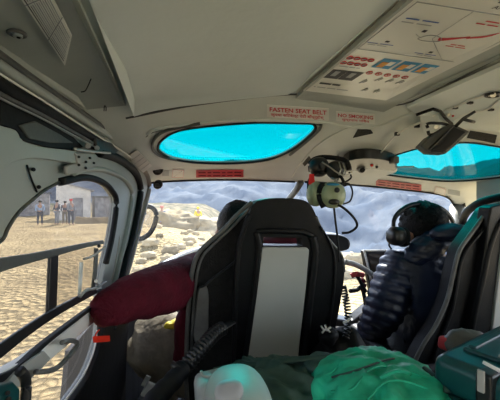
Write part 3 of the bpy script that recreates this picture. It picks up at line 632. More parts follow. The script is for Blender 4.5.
bbox('wall', (c2.x, c2.y, z2+.9), (1.8,2.6,2.0), M['greywall'], an, ya); bbox('roof', (c2.x, c2.y, z2+1.95), (2.0,2.8,.12), M['darktrim'], an, ya)
c3 = P(12,206,36); z3 = gh(c3.x, c3.y); an = empty('stone_house', (c3.x, c3.y, z3), 'long grey stone house at the far left behind the people', 'house')
bbox('wall', (c3.x, c3.y, z3+1.1), (7,3,2.6), M['greywall'], an, .3); bbox('roof', (c3.x, c3.y, z3+2.5), (7.4,3.4,.14), M['darkj'], an, .3)
a_, b_ = P(76,222,24), P(135,221,27)
vv, ff = [], []
n_ = 30
for i in range(n_+1):
    p = a_.lerp(b_, i/n_); p.z = gh(p.x, p.y)-.1; h_ = .62+.08*noise.noise(Vector((i*.9, 0, 0))); 
    for (dy, dz) in ((-.2,0),(-.15,h_),(.15,h_),(.2,0)): vv.append(p+Vector((0, dy, dz)))
for i in range(n_):
    for k in range(3): q = i*4+k; ff.append((q, q+1, q+5, q+4))
o = link_mesh('stone_wall', vv, ff, M['rock2']); meta(o, 'low dry-stone wall in front of the hut', 'wall')
# people outside
def standing(u, v_feet, d, h, jacket, trousers, hat, lab, face=0., sit=False, hold=None):
    p = P(u, v_feet, d); p.z = gh(p.x, p.y)
    if sit: p = P(u, v_feet, d)
    s = h/1.75
    if not sit:
        J = dict(pel=((0,0,.95),.13,.10), ch=((0,0,1.3),.15,.11), nk=((0,0,1.48),.06), hd=((0,0,1.62),.095,.1), sl=((-.2,0,1.40),.06), el=((-.27,.02,1.12),.045), hl=((-.2,.18,1.0),.035), sr=((.2,0,1.40),.06), er=((.27,.02,1.12),.045), hr=((.2,.18,1.0),.035),
                 hpl=((-.1,0,.88),.09), kl=((-.12,.02,.5),.065), al=((-.13,0,.08),.045), fl=((-.14,.14,.04),.04), hpr=((.1,0,.88),.09), kr=((.12,-.02,.5),.065), ar=((.13,0,.08),.045), fr=((.14,.14,.04),.04))
    else:
        J = dict(pel=((0,0,.12),.13,.11), ch=((0,.02,.45),.15,.11), nk=((0,.02,.62),.06), hd=((0,.03,.76),.095,.1), sl=((-.2,.02,.54),.06), el=((-.26,.1,.28),.045), hl=((-.12,.3,.3),.035), sr=((.2,.02,.54),.06), er=((.26,.1,.28),.045), hr=((.12,.3,.3),.035),
                 hpl=((-.1,0,.1),.09), kl=((-.13,.42,.3),.065), al=((-.14,.5,-.08),.045), fl=((-.14,.62,-.1),.04), hpr=((.1,0,.1),.09), kr=((.13,.42,.3),.065), ar=((.14,.5,-.08),.045), fr=((.14,.62,-.1),.04))
    R_ = Matrix.Rotation(face, 3, 'Z')
    tr = lambda J_: {k: (p+R_ @ (Vector(j[0])*s), *[q*s for q in j[1:]]) for k, j in J_.items()}
    E = [('pel','ch'),('ch','nk'),('nk','hd'),('ch','sl'),('sl','el'),('el','hl'),('ch','sr'),('sr','er'),('er','hr'),('pel','hpl'),('hpl','kl'),('kl','al'),('al','fl'),('pel','hpr'),('hpr','kr'),('kr','ar'),('ar','fr')]
    body = skinned('person', tr(J), E, M['skin'], sub=1, root='pel'); meta(body, lab, 'person', None)
    up = {k: (J[k][0], *[q*1.18 for q in J[k][1:]]) for k in ('pel','ch','sl','el','hl','sr','er','hr')}; up['hl'] = (up['hl'][0], .04); up['hr'] = (up['hr'][0], .04)
    skinned('jacket', tr(up), [('pel','ch'),('ch','sl'),('sl','el'),('el','hl'),('ch','sr'),('sr','er'),('er','hr')], M[jacket], body, sub=1, root='pel')
    lo = {k: (J[k][0], *[q*1.2 for q in J[k][1:]]) for k in ('pel','hpl','kl','al','hpr','kr','ar')}
    skinned('trousers', tr(lo), [('pel','hpl'),('hpl','kl'),('kl','al'),('pel','hpr'),('hpr','kr'),('kr','ar')], M[trousers], body, sub=1, root='pel')
    hp = tr({'a': J['hd']})['a'][0]; blob('hat', hp+Vector((0,0,.05*s)), (.115*s,.12*s,.09*s), M[hat], body, seg=16)
    return body
pr = math.pi
standing(40,223,22.5,1.68,'lightblue','darkj','hair','person in a light blue jacket standing alone left of the hut', pr+.3)
standing(57,223,22.5,1.66,'darkj','greyj','hair','person in dark clothes standing left of the red-hatted one', pr-.6)
standing(71,222.5,22.5,1.78,'greyj','darkj','redhat','person in a grey jacket and bright red hat before the white hut', pr+.9)
standing(65,222.5,23.6,1.62,'darkj','khaki','hair','person in dark jacket half hidden between two others by the hut', pr)
standing(162,221,16.3,1.5,'greyj','greyj','pinkhat','person in a grey jacket and pinkish hat sitting on top of the earth bank', pr-.4, sit=True)
standing(198,242,19,1.3,'yellow','greyj','yellow','person in a yellow jacket and hat standing below the earth bank', pr+.2)
# mirror outside the left windscreen
mi = empty('rear_view_mirror', P(150,222,1.75), 'black rimmed mirror outside the left windscreen beside the door post', 'mirror')
MP = [P(u, v, 1.75) for u, v in cr([(139,208),(150,206.5),(156,213),(155,223),(150,233),(142,238.5),(134,239)], 5)]
tube('mirror_rim', MP, .013, M['rubber'], mi, seg=8)
mq = [P(u, v, 1.76) for u, v in [(139,208),(150,207),(155.5,213),(154.5,223),(149.5,232),(142,237.5),(134,238.5)]]
link_mesh('mirror_glass', mq+[p+Vector((0,.006,0)) for p in mq], [tuple(range(7)), tuple(range(13,6,-1))]+[(i,(i+1)%7,7+(i+1)%7,7+i) for i in range(7)], glass('mirror_visor', (.75,.70,.62), .08, (1,.9,.75)), mi)
for v in (214,228): cyl('mirror_clip', P(141-(v-214)*.3, v, 1.70), P(146-(v-214)*.3, v-1, 1.70), .009, M['black'], mi)
#=PART4=
# ================================================================ seats
def PS(u, v, off=0., y0=1.0, ln=.12): r = ray(u, v); return r*((y0+off)/(r.y+ln*r.z))
def sl(name, px, off, th, m, parent, holes=(), bevel=.006, smooth=0):
    O = [(PS(u, v, off).x, PS(u, v, off).z) for u, v in px]; H = [[(PS(u, v, off).x, PS(u, v, off).z) for u, v in h] for h in holes]
    return slab(name, O, lambda x, z: (x, 1.0+off-.12*z, z), th, m, parent, holes=H, bevel=bevel, solid_dir=Vector((0,1,.0)))
def st(name, px, r, m, parent, off=0., n=5, flat=1.): return tube(name, [PS(u, v, off) for u, v in cr(px, n)], r, m, parent, seg=10, flat=flat)
def seat_base(s, cx):
    c = box('seat_cushion', (cx,1.33,-.70), (.50,.48,.14), M['blackleather'], s, bevel=.04); box('seat_base', (cx,1.33,-.94), (.40,.40,.32), M['black'], s, bevel=.02)
s1 = empty('pilot_seat', (.3,1.3,FZ), 'black high-backed seat with pale grey back panel, directly ahead on the left', 'seat', 'high-backed cockpit seats')
core = cr([(257,201),(270,198.3),(290,198.2),(306,201),(314,210),(319,224),(325,237),(335,247),(343.5,258),(344.5,275),(341,300),(335,332),(327,362),(318,400),(314,440)], 3)+cr([(225,440),(231,400),(234,334),(235,290),(236.5,262),(240,244),(247,220),(252,206)], 3)
slot = [(264,237.5),(302,238),(303,246),(263,245.5)]
sl('seat_back', core, .0, .055, M['blackleather'], s1, holes=[slot], bevel=.012)
sl('side_bolster', cr([(254,205),(240,216),(224,231),(210,243),(199,254),(193,270),(189.5,295),(187,334),(186,370),(187,420)], 3)+cr([(234,420),(235,334),(236,290),(238,262),(241,244),(248,220)], 3), .035, .07, M['carbon'], s1, bevel=.01)
st('piping', [(252,202),(246,207),(236,216),(222,231),(208,243),(198,254),(192.5,270),(189.5,295),(187,334),(186,375),(188,410)], .007, M['greyleather'], s1, .03)
st('piping', [(250,208),(240,219),(228,231),(214,244),(203,256),(197.5,272),(194.5,298),(192,334),(191,372)], .0045, M['greyleather'], s1, .03)
st('side_ridge', [(250,214),(243,232),(238.5,250),(236.5,280),(235,320),(233,372)], .008, M['blackleather'], s1, .0)
st('side_strap', [(237,260),(224,270),(211,280),(202,289)], .007, M['black'], s1, .022, flat=.5)
sl('recliner_cover', cr([(198,294),(202,288),(208,290),(208.5,315),(207,338),(200,342),(194,338)], 4, True), .01, .03, M['greyleather'], s1, bevel=.006)
pn = sl('back_panel', [(262,249),(264,247),(307,247.5),(309.5,250),(306,290),(301,334),(298,362),(290,372),(250,376),(246,366),(251,334),(257,290)], -.010, .018, M['panelgrey'], s1, bevel=.005)
st('panel_rail', [(256,232),(259,250),(255,290),(249,334),(243,378)], .011, M['blackleather'], s1, .0)
st('panel_rail', [(312,236),(315,252),(311,290),(306,334),(301,372)], .013, M['blackleather'], s1, .0)
st('headrest_roll', [(256,232),(264,231),(285,231),(303,232),(312,236)], .010, M['blackleather'], s1, .0)
st('seam', [(320,226),(330,243),(335,262),(333,300),(325,345)], .004, M['blackleather'], s1, -.003)
st('piping', [(316,216),(323,232),(332,243),(342,256),(344.5,272)], .004, M['greyleather'], s1, .002)
0 and sl('slot_backing', [(260,235),(306,235),(306,249),(260,248)], .058, .01, M['maroon'], s1, bevel=0)
seat_base(s1, .3)
s2 = empty('pilot_seat', (1.1,1.3,FZ), 'black high-backed seat at the right edge, behind the person in the puffer jacket', 'seat', 'high-backed cockpit seats')
core2 = cr([(491,207),(504,204),(515,203.5),(535,207),(548,220),(545,240),(545,262),(545,300),(545,340),(545,440)], 3)+cr([(449,440),(456,400),(464,360),(471,320),(479,285),(485,250),(488,225)], 3)
sl('seat_back', core2, .0, .055, M['blackleather'], s2, bevel=.012)
OB = [(499,204),(489,208.5),(483,217),(475,228),(467,239),(459,252),(453,275),(447,300),(436,325),(423,345),(413,368),(405,410)]
sl('side_bolster', cr(OB, 3)+cr([(454,410),(465,360),(472,320),(480,285),(487,250),(492,225)], 3), .03, .06, M['blackleather'], s2, bevel=.012)
st('piping', OB, .008, M['greyleather'], s2, .03)
st('side_ridge', [(503,208),(491,218),(479,234),(468,247),(461,262),(457,285),(452,310),(442,335),(432,362)], .009, M['blackleather'], s2, .022, flat=.7)
st('side_ridge', [(506,214),(497,228),(489,250),(484,275),(477,305),(471,335)], .010, M['blackleather'], s2, .0)
sl('back_panel', [(506,222),(507,219),(545,219),(548,224),(546,290),(540,350),(491,345),(496,300),(502,255)], -.010, .018, M['panelgrey'], s2, bevel=.005)
sl('belt_slot', [(508,232),(508,232),(508,246),(507,246)], -.016, .008, M['rubber'], s2, bevel=.001)
seat_base(s2, 1.12)
# corrugated belt sleeve and coiled cord
def ribbed(name, px, r, rib, pitch, m, parent=None, seg=14):
    pts = [P(*q) for q in cr(px, 24)]; L = 0; out = []; rr = []
    N = len(pts)
    for i, p in enumerate(pts):
        if i: L += (p-pts[i-1]).length
        out.append(p); t = i/(N-1); base = r(t); rr.append(base+rib(t)*(.5+.5*math.sin(2*math.pi*L/pitch)))
    return tube(name, out, rr, m, parent, seg=seg)
bs = empty('belt_sleeve', P(190,360,.86), 'black corrugated seat belt sleeve slanting down beside the left seat', 'belt')
ribbed('corrugated_sleeve', [(223,328,.93),(214,334,.90),(204,345,.86),(190,361,.82),(180,372,.80)], lambda t: .0155, lambda t: .005, .011, M['black'], bs)
tube('strap', [P(u, v, d) for u, v, d in cr([(232,322,.97),(224,327,.93),(218,330,.915)], 4)], .014, M['rubber'], bs, flat=.4)
ribbed('fabric_sleeve', [(183,368,.80),(170,384,.76),(158,396,.73),(146,412,.70)], lambda t: .021, lambda t: .002, .03, M['rubber'], bs)
tube('sleeve_ring', [P(181,366,.8)+Vector((0,0,.0)), P(178,371,.795)], .024, M['black'], bs)
bk = empty('belt_buckle', P(148,388,.9), 'small dark metal buckle in the shade by the floor at the lower left', 'buckle')
box('buckle_body', P(149,390,.9), (.03,.012,.04), M['steel'], bk, .004, (0,.5,0)); box('buckle_tongue', P(146,381,.9), (.014,.006,.03), M['metal'], bk, .002, (0,.5,0))
def helix(name, px, R, r, turns, m, parent=None):
    c = [P(*q) for q in cr(px, 40)]; N = len(c); out = []
    for i, p in enumerate(c):
        t = (c[min(N-1, i+1)]-c[max(0, i-1)]).normalized(); a = t.cross(Vector((0,1,0))).normalized(); b = a.cross(t)
        th = 2*math.pi*turns*i/(N-1); out.append(p+a*math.cos(th)*R+b*math.sin(th)*R)
    return tube(name, out, r, m, parent, seg=6)
o = helix('coiled_cord', [(343,286,1.15),(346,300,1.13),(348,318,1.12),(346,338,1.1)], .010, .0032, 17, M['black']); meta(o, 'black coiled headset cord hanging to the right of the left seat', 'cord')
# ================================================================ instrument panel and controls
ins = empty('instrument_panel', P(345,300,1.9), 'black instrument panel hood and screen past the left seat', 'instrument panel')
def flat_px(name, px, d, th, m, parent, bevel=.01):
    pts = [P(u, v, d) for u, v in px]; n = len(pts); return link_mesh(name, pts+[p+FW*th for p in pts], [tuple(range(n)), tuple(range(2*n-1, n-1, -1))]+[(i,(i+1)%n,n+(i+1)%n,n+i) for i in range(n)], m, parent, bevel=bevel)
flat_px('glare_shield', cr([(290,236),(325,234),(342,235.5),(349,239),(351,244),(349,249.5),(343,251.5),(337,253),(332,259),(326,266),(290,268)], 3, True), 1.85, .16, M['black'], ins, .02)
flat_px('instrument_face', [(300,250),(328,250),(326,300),(300,300)], 1.83, .05, M['black'], ins, .01)
sf = flat_px('screen_frame', [(363,251),(400,251),(400,300),(372,300)], 1.80, .05, M['black'], ins, .006)
flat_px('screen', [(368,254),(396,254),(396,275),(373,275)], 1.795, .004, M['brownscreen'], sf, .001)
tube('frame_edge', [P(*q) for q in ((364,250,1.79),(367,262,1.79),(371,280,1.79))], .006, M['white'], sf); tube('frame_edge', [P(*q) for q in ((364,250.5,1.79),(398,250.5,1.79))], .004, M['white'], sf)
flat_px('pedestal', [(330,318),(352,322),(380,300),(400,300),(400,420),(320,420)], 1.95, .12, M['black'], ins, .02)
lv = empty('control_lever', P(355,275,1.6), 'grey lever with a small red grip between the two front seats', 'lever')
tube('lever_arm', [P(*q) for q in cr([(345,262,1.55),(354,264,1.6),(364,269,1.68),(372,274,1.72)], 5)], .013, M['steel'], lv); 
tube('red_grip', [P(*q) for q in cr([(351,276,1.55),(356,274,1.55),(363,275,1.57)], 4)], .012, M['redtape'], lv)
tube('lever_arm', [P(*q) for q in cr([(356,274,1.56),(361,283,1.6),(366,292,1.6)], 4)], .009, M['rubber'], lv)
cy = empty('cyclic_stick', P(358,300,1.65), 'black control stick with a brown grip below the red-gripped lever', 'control stick')
tube('grip', [P(*q) for q in cr([(361,279,1.65),(364,284,1.65),(360,290,1.65)], 4)], .014, M['maroon'], cy); tube('stick', [P(*q) for q in cr([(350,291,1.6),(357,290,1.63),(362,288,1.65),(366,310,1.66),(366,350,1.7)], 5)], .010, M['black'], cy)
# ================================================================ overhead fittings
oc = empty('overhead_console', PF(370,163), 'beige overhead console with a black rim and round knob behind the hanging headsets', 'console')
slab('console_body', fp(cr([(340,171),(346,160),(372,156),(394,160),(396,165),(382,170),(371,178),(356,178),(345,176)], 3, True)), lambda x, y: (x, y, F(x, y)-.035), .034, M['header'], oc, step=.04, bevel=.008, solid_dir=(0,0,1))
slab('console_rim', fp(cr([(341,160),(349,150.5),(371,148),(392,152),(396,158),(394,162),(370,160),(346,163)], 3, True)), lambda x, y: (x, y, F(x, y)-.04), .038, M['black'], oc, step=.04, bevel=.006, solid_dir=(0,0,1))
kp = PF(360,168, .036); cyl('knob', kp, kp+Vector((0,-.018,-.010)), .018, M['steel'], oc, .016); cyl('knob_cap', kp+Vector((0,-.018,-.010)), kp+Vector((0,-.022,-.012)), .011, M['rubber'], oc)
kp = PF(371,164, .036); cyl('switch', kp, kp+Vector((0,-.008,-.008)), .006, M['redpl'], oc); kp = PF(376,166, .036); cyl('switch', kp, kp+Vector((0,-.008,-.008)), .005, M['black'], oc)
box('console_latch', PF(394,160,.035), (.03,.03,.03), M['darktrim'], oc, .006); tube('latch_pin', [PF(396,167,.04), PF(414,166.5,.05)], .003, M['header'], oc)
cb = empty('ceiling_cable', PF(420,120), 'thin pale cable clipped along the ceiling above the overhead console', 'cable')
tube('cable', [PF(u, v, .012) for u, v in cr([(365,154),(372,155),(381,152),(388,144),(394,137),(402,131),(412,126),(424,121),(440,112),(455,107),(470,100),(484,96),(500,93),(530,80)], 6)], .0035, M['cream'], cb, seg=8)
for u, v in ((397,134),(417,126),(470,102),(455,107)): box('cable_clip', PF(u, v, .010), (.016,.010,.012), M['black'], cb, .002)
cb = empty('ceiling_cable', PF(480,108), 'thin pale cable looping up to the black dome fitting at the right ceiling edge', 'cable')
tube('cable', [PF(u, v, .012) for u, v in cr([(454,120),(464,114),(476,112),(490,108),(500,100),(520,95)], 6)], .003, M['cream'], cb, seg=8); box('cable_clip', PF(491,109,.010), (.016,.010,.012), M['black'], cb, .002)
o = empty('ceiling_fitting', PF(493,95), 'small metal and black fitting on the ceiling at the right edge', 'fitting')
tube('fitting_ring', [PF(493,95,.015)+Vector((math.cos(t)*.018, math.sin(t)*.014, 0)) for t in [k*math.pi/8 for k in range(16)]], .004, M['black'], o, seg=8, closed=True); cyl('fitting_pin', PF(493,95,.004), PF(493,95,.02), .007, M['metal'], o)
wv = empty('handheld_radio', P(447,138,.88), 'black angular handset with a short aerial hanging under the ceiling by the right skylight', 'radio')
bodyp = [(420.5,146),(429,137),(452,123),(463,128),(471,131.5),(458,144),(446,154),(430,153)]
flat_px('handset_body', bodyp, .88, .035, M['darktrim'], wv, .005); flat_px('handset_face', [(430,148),(453,126),(467,132),(446,151.5),(432,151)], .872, .01, M['black'], wv, .003)
tube('handset_edge', [P(430,150,.868), P(454,126,.868)], .0016, M['greyleather'], wv, seg=6)
tube('aerial', [P(455,127,.88), P(463,119,.87), P(475,111.5,.86)], [.0045,.0045,.0035], M['black'], wv); tube('aerial_clip', [P(462,119,.87), P(470,121,.87), P(474,122,.88)], .004, M['black'], wv)
bt = empty('ceiling_bracket', PF(432,118), 'folded metal bracket holding the black handset to the ceiling', 'bracket')
slab('bracket_plate', fp([(420,113),(438,111),(441,121),(424,125)]), lambda x, y: (x, y, F(x, y)-.03), .026, M['header'], bt, bevel=.003, solid_dir=(0,0,1))
tube('bracket_rod', [PF(u, v, .02) for u, v in ((416,115),(424,112),(433,109),(440,111),(446,119),(452,124))], .0045, M['rubber'], bt); 
tube('bracket_loop', [P(u, v, .89) for u, v in cr([(428,128),(427,124),(434,123),(445,124),(450,127),(440,132),(430,135),(428,131)], 3)], .004, M['black'], bt); cyl('bracket_bolt', P(436,127,.9), P(436,127,.87), .006, M['metal'], bt); cyl('bracket_screw', PF(449,115,.002), PF(449,115,.022), .005, M['metal'], bt); cyl('red_terminal', PF(453,116,.002), PF(453,116,.02), .003, M['redink'], bt)
# ================================================================ headsets
def headset(pos, cup, cups, label, group):
    e = empty('headset', pos, label, 'headset', group)
    for (u, v, d, rx, rz, ry) in cups:
        c = P(u, v, d); out = (c-Vector(pos)).normalized() if (c-Vector(pos)).length > .01 else RT
        q = blob('ear_cup', c, (rx, ry, rz), M[cup], e, p=2.2, seg=28)
    return e
hp = P(326,190,1.15)
h1 = headset(hp, 'olive', [(332.5,195,1.12,.044,.045,.036),(315.5,194,1.15,.030,.043,.036)], 'pale green headset hanging from the roof between the skylights', 'hanging headsets')
tube('ear_seal', [P(u, v, 1.115) for u, v in cr([(323,184),(320,190),(320,198),(324,207)], 5)], .012, M['rubber'], h1, flat=.9)
blob('cup_badge', P(337,190,1.08), (.010,.006,.009), M['black'], h1, seg=14); blob('cup_rim', P(333,184.5,1.10), (.022,.02,.005), M['skyink'], h1, seg=16)
blob('mic_mount', P(334,202,1.08), (.020,.012,.010), M['black'], h1, seg=14)
tube('headband', [P(*q) for q in cr([(309,189,1.15),(309.5,180,1.16),(316,174,1.17),(328,172.5,1.17),(340,176,1.15),(345,186,1.13)], 5)], .007, M['rubber'], h1, flat=.6)
tube('mic_boom', [P(*q) for q in cr([(341,184,1.1),(349,184,1.09),(352.5,192,1.08),(350,201,1.08),(343,204,1.08)], 5)], .0028, M['black'], h1)
tube('headset_cable', [P(*q) for q in cr([(338,205,1.09),(345,209,1.09),(354,218,1.1),(357,226,1.11),(350,232,1.12),(342,233,1.12)], 6)], .0042, M['rubber'], h1)
tube('headset_cable', [P(*q) for q in cr([(334,208,1.09),(335.5,222,1.09),(338,242,1.08),(339,262,1.08)], 4)], .0035, M['rubber'], h1)
hp = P(328,167,1.2)
h2 = headset(hp, 'black', [(319,167,1.19,.036,.036,.03),(336,170,1.17,.036,.032,.03)], 'black headset bunched up above the pale green one', 'hanging headsets')
tube('headband', [P(*q) for q in cr([(311,172,1.2),(311,162,1.2),(320,157.5,1.2),(334,158,1.19),(346,161,1.18),(349,170,1.17)], 5)], .011, M['rubber'], h2, flat=.8)
tube('mic_boom', [P(*q) for q in cr([(322,162,1.14),(331,168,1.13),(338,173,1.12),(346,176,1.13),(352,172,1.14)], 5)], .0026, M['metal'], h2); tube('wire_slider', [P(*q) for q in ((339,162,1.14),(341,169,1.13),(339,175,1.12))], .0022, M['metal'], h2); tube('wire_slider', [P(*q) for q in ((343,163,1.14),(345,170,1.13),(343,176,1.12))], .0022, M['metal'], h2)
tube('headset_cable', [P(*q) for q in cr([(349,172,1.15),(351,178,1.15),(342,183,1.14),(334,182,1.15)], 5)], .003, M['rubber'], h2)
hk = empty('headset_hook', PF(335,155), 'metal hook under the roof carrying both hanging headsets', 'hook'); tube('hook_wire', [PF(338,156,.0), P(338,166,1.2), P(340,176,1.17), P(337,181,1.15), P(331,178,1.16)], .004, M['metal'], hk)
rf = plate('red_streamer', [P(309.5,174,1.14), P(314,174,1.14), P(315,184,1.14), P(308.5,184.5,1.14)], .003, M['redflag'], nrm=FW); meta(rf, 'small red ribbon tag hanging beside the green headset', 'tag')
# compass / post top fittings
#=PART5=
# ================================================================ people in the cabin
def quilt(o, axis, period, amp, wob=.004):
    me = o.data; ns = [v.normal.copy() for v in me.vertices]; ax = Vector(axis).normalized()
    for v, n in zip(me.vertices, ns):
        s = v.co.dot(ax)+wob*noise.noise(v.co*12); k = abs(math.sin(math.pi*s/period)); v.co += n*(amp*(k**.6-.6)+.003*noise.noise(v.co*38))
def wrinkle(o, amp, f, stretch=(1,1,1)):
    ns = [v.normal.copy() for v in o.data.vertices]
    for v, n in zip(o.data.vertices, ns):
        q = Vector((v.co.x*stretch[0], v.co.y*stretch[1], v.co.z*stretch[2])); v.co += n*amp*(1-2*abs(noise.fractal(q*f, 1., 2., 3)))
def hand_joints(w, fdir, pal, side):
    """wrist, finger direction, palm normal, side = +1 if the thumb lies on fdir x pal"""
    f = Vector(fdir).normalized(); n = Vector(pal).normalized(); s = f.cross(n).normalized()*side; w = Vector(w)
    J = {'pw': (w, .022, .016), 'pm': (w+f*.045, .030, .014)}; E = [('pw','pm')]
    for k, (sx, L) in enumerate(((.030,.070),(.010,.080),(-.010,.074),(-.029,.058))):
        b = w+f*.080+s*sx; J['f%da' % k] = (b, .0095); J['f%db' % k] = (b+f*L*.45+n*L*.18, .0085); J['f%dc' % k] = (b+f*L*.68+n*L*.55, .0075)
        E += [('pm','f%da' % k),('f%da' % k,'f%db' % k),('f%db' % k,'f%dc' % k)]
    J['t1'] = (w+f*.035+s*.032, .011); J['t2'] = (w+f*.065+s*.048+n*.015, .009); J['t3'] = (w+f*.088+s*.045+n*.03, .008); E += [('pw','t1'),('t1','t2'),('t2','t3')]
    return J, E
def head_parts(c, R, parent):
    """face, ears and nose around a skull; +y looks ahead"""
    out = []
    def fn(q, d):
        if d.z < 0: q.x *= 1-.25*(-d.z); q.y = q.y*(1-.18*(-d.z))+.012*(-d.z)
        if d.y > .6: q.y *= .97
        return q
    out.append(blob('h', c, (.076,.098,.118), M['skin'], fn=fn, seg=32, rot=R))
    put = lambda v: Vector(c)+R @ Vector(v)
    out.append(blob('n', put((0,.10,-.015)), (.014,.020,.024), M['skin'], seg=12, rot=R))
    for s in (-1, 1): out.append(blob('e', put((.088*s,-.005,-.02)), (.014,.022,.034), M['skin'], seg=14, rot=R))
    out.append(blob('l', put((0,.085,-.06)), (.024,.012,.010), M['skin'], seg=12, rot=R)); out.append(blob('c', put((0,.075,-.095)), (.025,.02,.02), M['skin'], seg=12, rot=R))
    return out, put
def figure(name, J, E, root, headc, headR, hands, label, cat):
    b = skinned(name, J, E, M['skin'], sub=2, root=root); parts, put = head_parts(headc, headR, None)
    for h in hands:
        hj, he = hand_joints(*h); parts.append(skinned('hand', hj, he, M['skin'], sub=1, root='pw'))
    join_into(b, parts); remesh(b, .007, 2); meta(b, label, cat)
    for s in (-1, 1): blob('eye', put((.03*s,.088,.012)), (.013,.010,.010), M['white'], b, seg=12, rot=headR); blob('iris', put((.03*s,.0965,.012)), (.006,.004,.006), M['hair'], b, seg=10, rot=headR)
    return b, put
# ---- passenger in maroon, left seat
hc = P(238,231,1.40); nk = P(232,248,1.37); cst = P(245,284,1.40); pel = P(222,345,1.34)
shL = P(203,273,1.27); elL = P(101,309,.79); wrL = P(140,301,1.2); shR = P(296,246,1.45); elR = P(275,320,1.55); wrR = P(250,335,1.75)
hpL = P(197,362,1.20); knL = P(146,330,1.32); anL = P(172,392,1.72); toL = P(178,388,1.88); hpR = P(225,352,1.36); knR = P(250,335,1.78); anR = P(248,390,2.0); toR = P(250,385,2.2)
J = dict(pel=(pel,.12,.10), ch=(cst,.13,.10), nk=(nk,.055), hd=(hc+Vector((0,0,-.05)),.05), sL=(shL,.05), eL=(elL,.036), wL=(wrL,.026), sR=(shR,.05), eR=(elR,.04), wR=(wrR,.026), hL=(hpL,.085), kL=(knL,.06), aL=(anL,.04), tL=(toL,.035), hR=(hpR,.085), kR=(knR,.06), aR=(anR,.04), tR=(toR,.035))
E = [('pel','ch'),('ch','nk'),('nk','hd'),('ch','sL'),('sL','eL'),('eL','wL'),('ch','sR'),('sR','eR'),('eR','wR'),('pel','hL'),('hL','kL'),('kL','aL'),('aL','tL'),('pel','hR'),('hR','kR'),('kR','aR'),('aR','tR')]
HR = Matrix.Rotation(math.radians(8), 3, 'Z') @ Matrix.Rotation(math.radians(-14), 3, 'X')
man, put = figure('person', J, E, 'pel', hc, HR, [(wrL, Vector((.03,.1,.01)), (0,0,-1), 1), (wrR, Vector((-.1,.1,-.02)), (0,0,-1), -1)], 'person in a maroon top leaning an elbow on the door beside the left seat', 'person')
up = dict(pel=(pel,.150,.125), ab=(pel.lerp(cst,.5),.150,.12), ch=(cst,.150,.12), nb=(P(270,256,1.42),.14,.10), sL=(shL,.088), mL=(shL.lerp(elL,.5)+Vector((0,0,-.006)),.080), e0=(shL.lerp(elL,.86),.058), eL=(elL+Vector((-.01,0,-.008)),.036), wL=(wrL,.045), sR=(shR,.115), eR=(elR,.055), wR=(wrR,.036))
o = skinned('maroon_top', up, [('pel','ab'),('ab','ch'),('ch','nb'),('ch','sL'),('sL','mL'),('mL','e0'),('e0','eL'),('eL','wL'),('nb','sR'),('sR','eR'),('eR','wR')], M['maroon'], man, sub=3, root='ab'); wrinkle(o, .006, 9, (1,1,1.6))
blob('hem', P(184,342,1.13), (.036,.05,.13), M['maroon'], man, amp=.012, fs=14)
lo = dict(pel=(pel+Vector((0,0,-.04)),.13,.11), hL=(hpL,.15), kL=(knL,.115), aL=(anL,.06), hR=(hpR,.11), kR=(knR,.08), aR=(anR,.065))
o = skinned('trousers', lo, [('pel','hL'),('hL','kL'),('kL','aL'),('pel','hR'),('hR','kR'),('kR','aR')], M['khaki'], man, sub=3, root='pel'); wrinkle(o, .016, 8, (2,.6,2))
for a, b in ((anL,toL),(anR,toR)): blob('shoe', a.lerp(b,.5)+Vector((0,.02,-.03)), (.05,.14,.045), M['black'], man, seg=20)
def hairfn(q, d):
    if d.z < -.2: q *= 1-.25*(-d.z-.2)
    return q*(1+.04*noise.noise(d*6))
blob('hair', hc+Vector((0,-.018,.022)), (.090,.102,.110), M['hair'], man, fn=hairfn, rot=HR, seg=36)
tube('collar', [nk+Vector((math.cos(t)*.062, math.sin(t)*.06, .0+.01*math.sin(t))) for t in [k*math.pi/9 for k in range(18)]], .022, M['rubber'], man, closed=True)
yb = blob('yellow_cloth', P(173,325,1.19), (.032,.02,.014), M['yellow'], None, amp=.008, fs=30, seg=20); meta(yb, 'small bright yellow cloth tucked at the waist of the person in maroon', 'cloth')
# ---- person in navy puffer jacket, right seat
hc = P(421,229,1.58); nk = P(432,247,1.56); cst = P(430,292,1.55); pel = P(428,352,1.55)
shL = P(397,268,1.49); elL = P(382,318,1.47); wrL = P(362,338,1.68); shR = P(480,262,1.75); elR = P(485,320,1.83); wrR = P(430,318,1.98)
hpL = P(408,356,1.58); knL = P(372,345,1.98); anL = P(368,400,2.13); toL = P(372,395,2.28); hpR = P(445,352,1.63); knR = P(432,335,2.08); anR = P(425,390,2.23); toR = P(425,385,2.33)
J = dict(pel=(pel,.12,.10), ch=(cst,.13,.10), nk=(nk,.055), hd=(hc+Vector((0,0,-.05)),.05), sL=(shL,.05), eL=(elL,.04), wL=(wrL,.026), sR=(shR,.05), eR=(elR,.04), wR=(wrR,.026), hL=(hpL,.085), kL=(knL,.06), aL=(anL,.04), tL=(toL,.035), hR=(hpR,.085), kR=(knR,.06), aR=(anR,.04), tR=(toR,.035))
HR = Matrix.Rotation(math.radians(12), 3, 'Z') @ Matrix.Rotation(math.radians(-12), 3, 'X')
man, put = figure('person', J, E, 'pel', hc, HR, [(wrL, Vector((-.02,.12,.01)), (0,0,-1), 1), (wrR, Vector((-.1,.1,-.02)), (0,0,-1), -1)], 'person in a navy quilted puffer jacket wearing a black headset, on the right', 'person')
up = dict(pel=(pel,.19,.14), ab=(pel.lerp(cst,.5),.19,.14), ch=(cst,.185,.14), nb=(P(435,258,1.56),.13,.10), sL=(shL,.098), mL=(shL.lerp(elL,.5),.094), eL=(elL,.088), wL=(wrL,.045), sR=(shR,.09), eR=(elR,.075), wR=(wrR,.045))
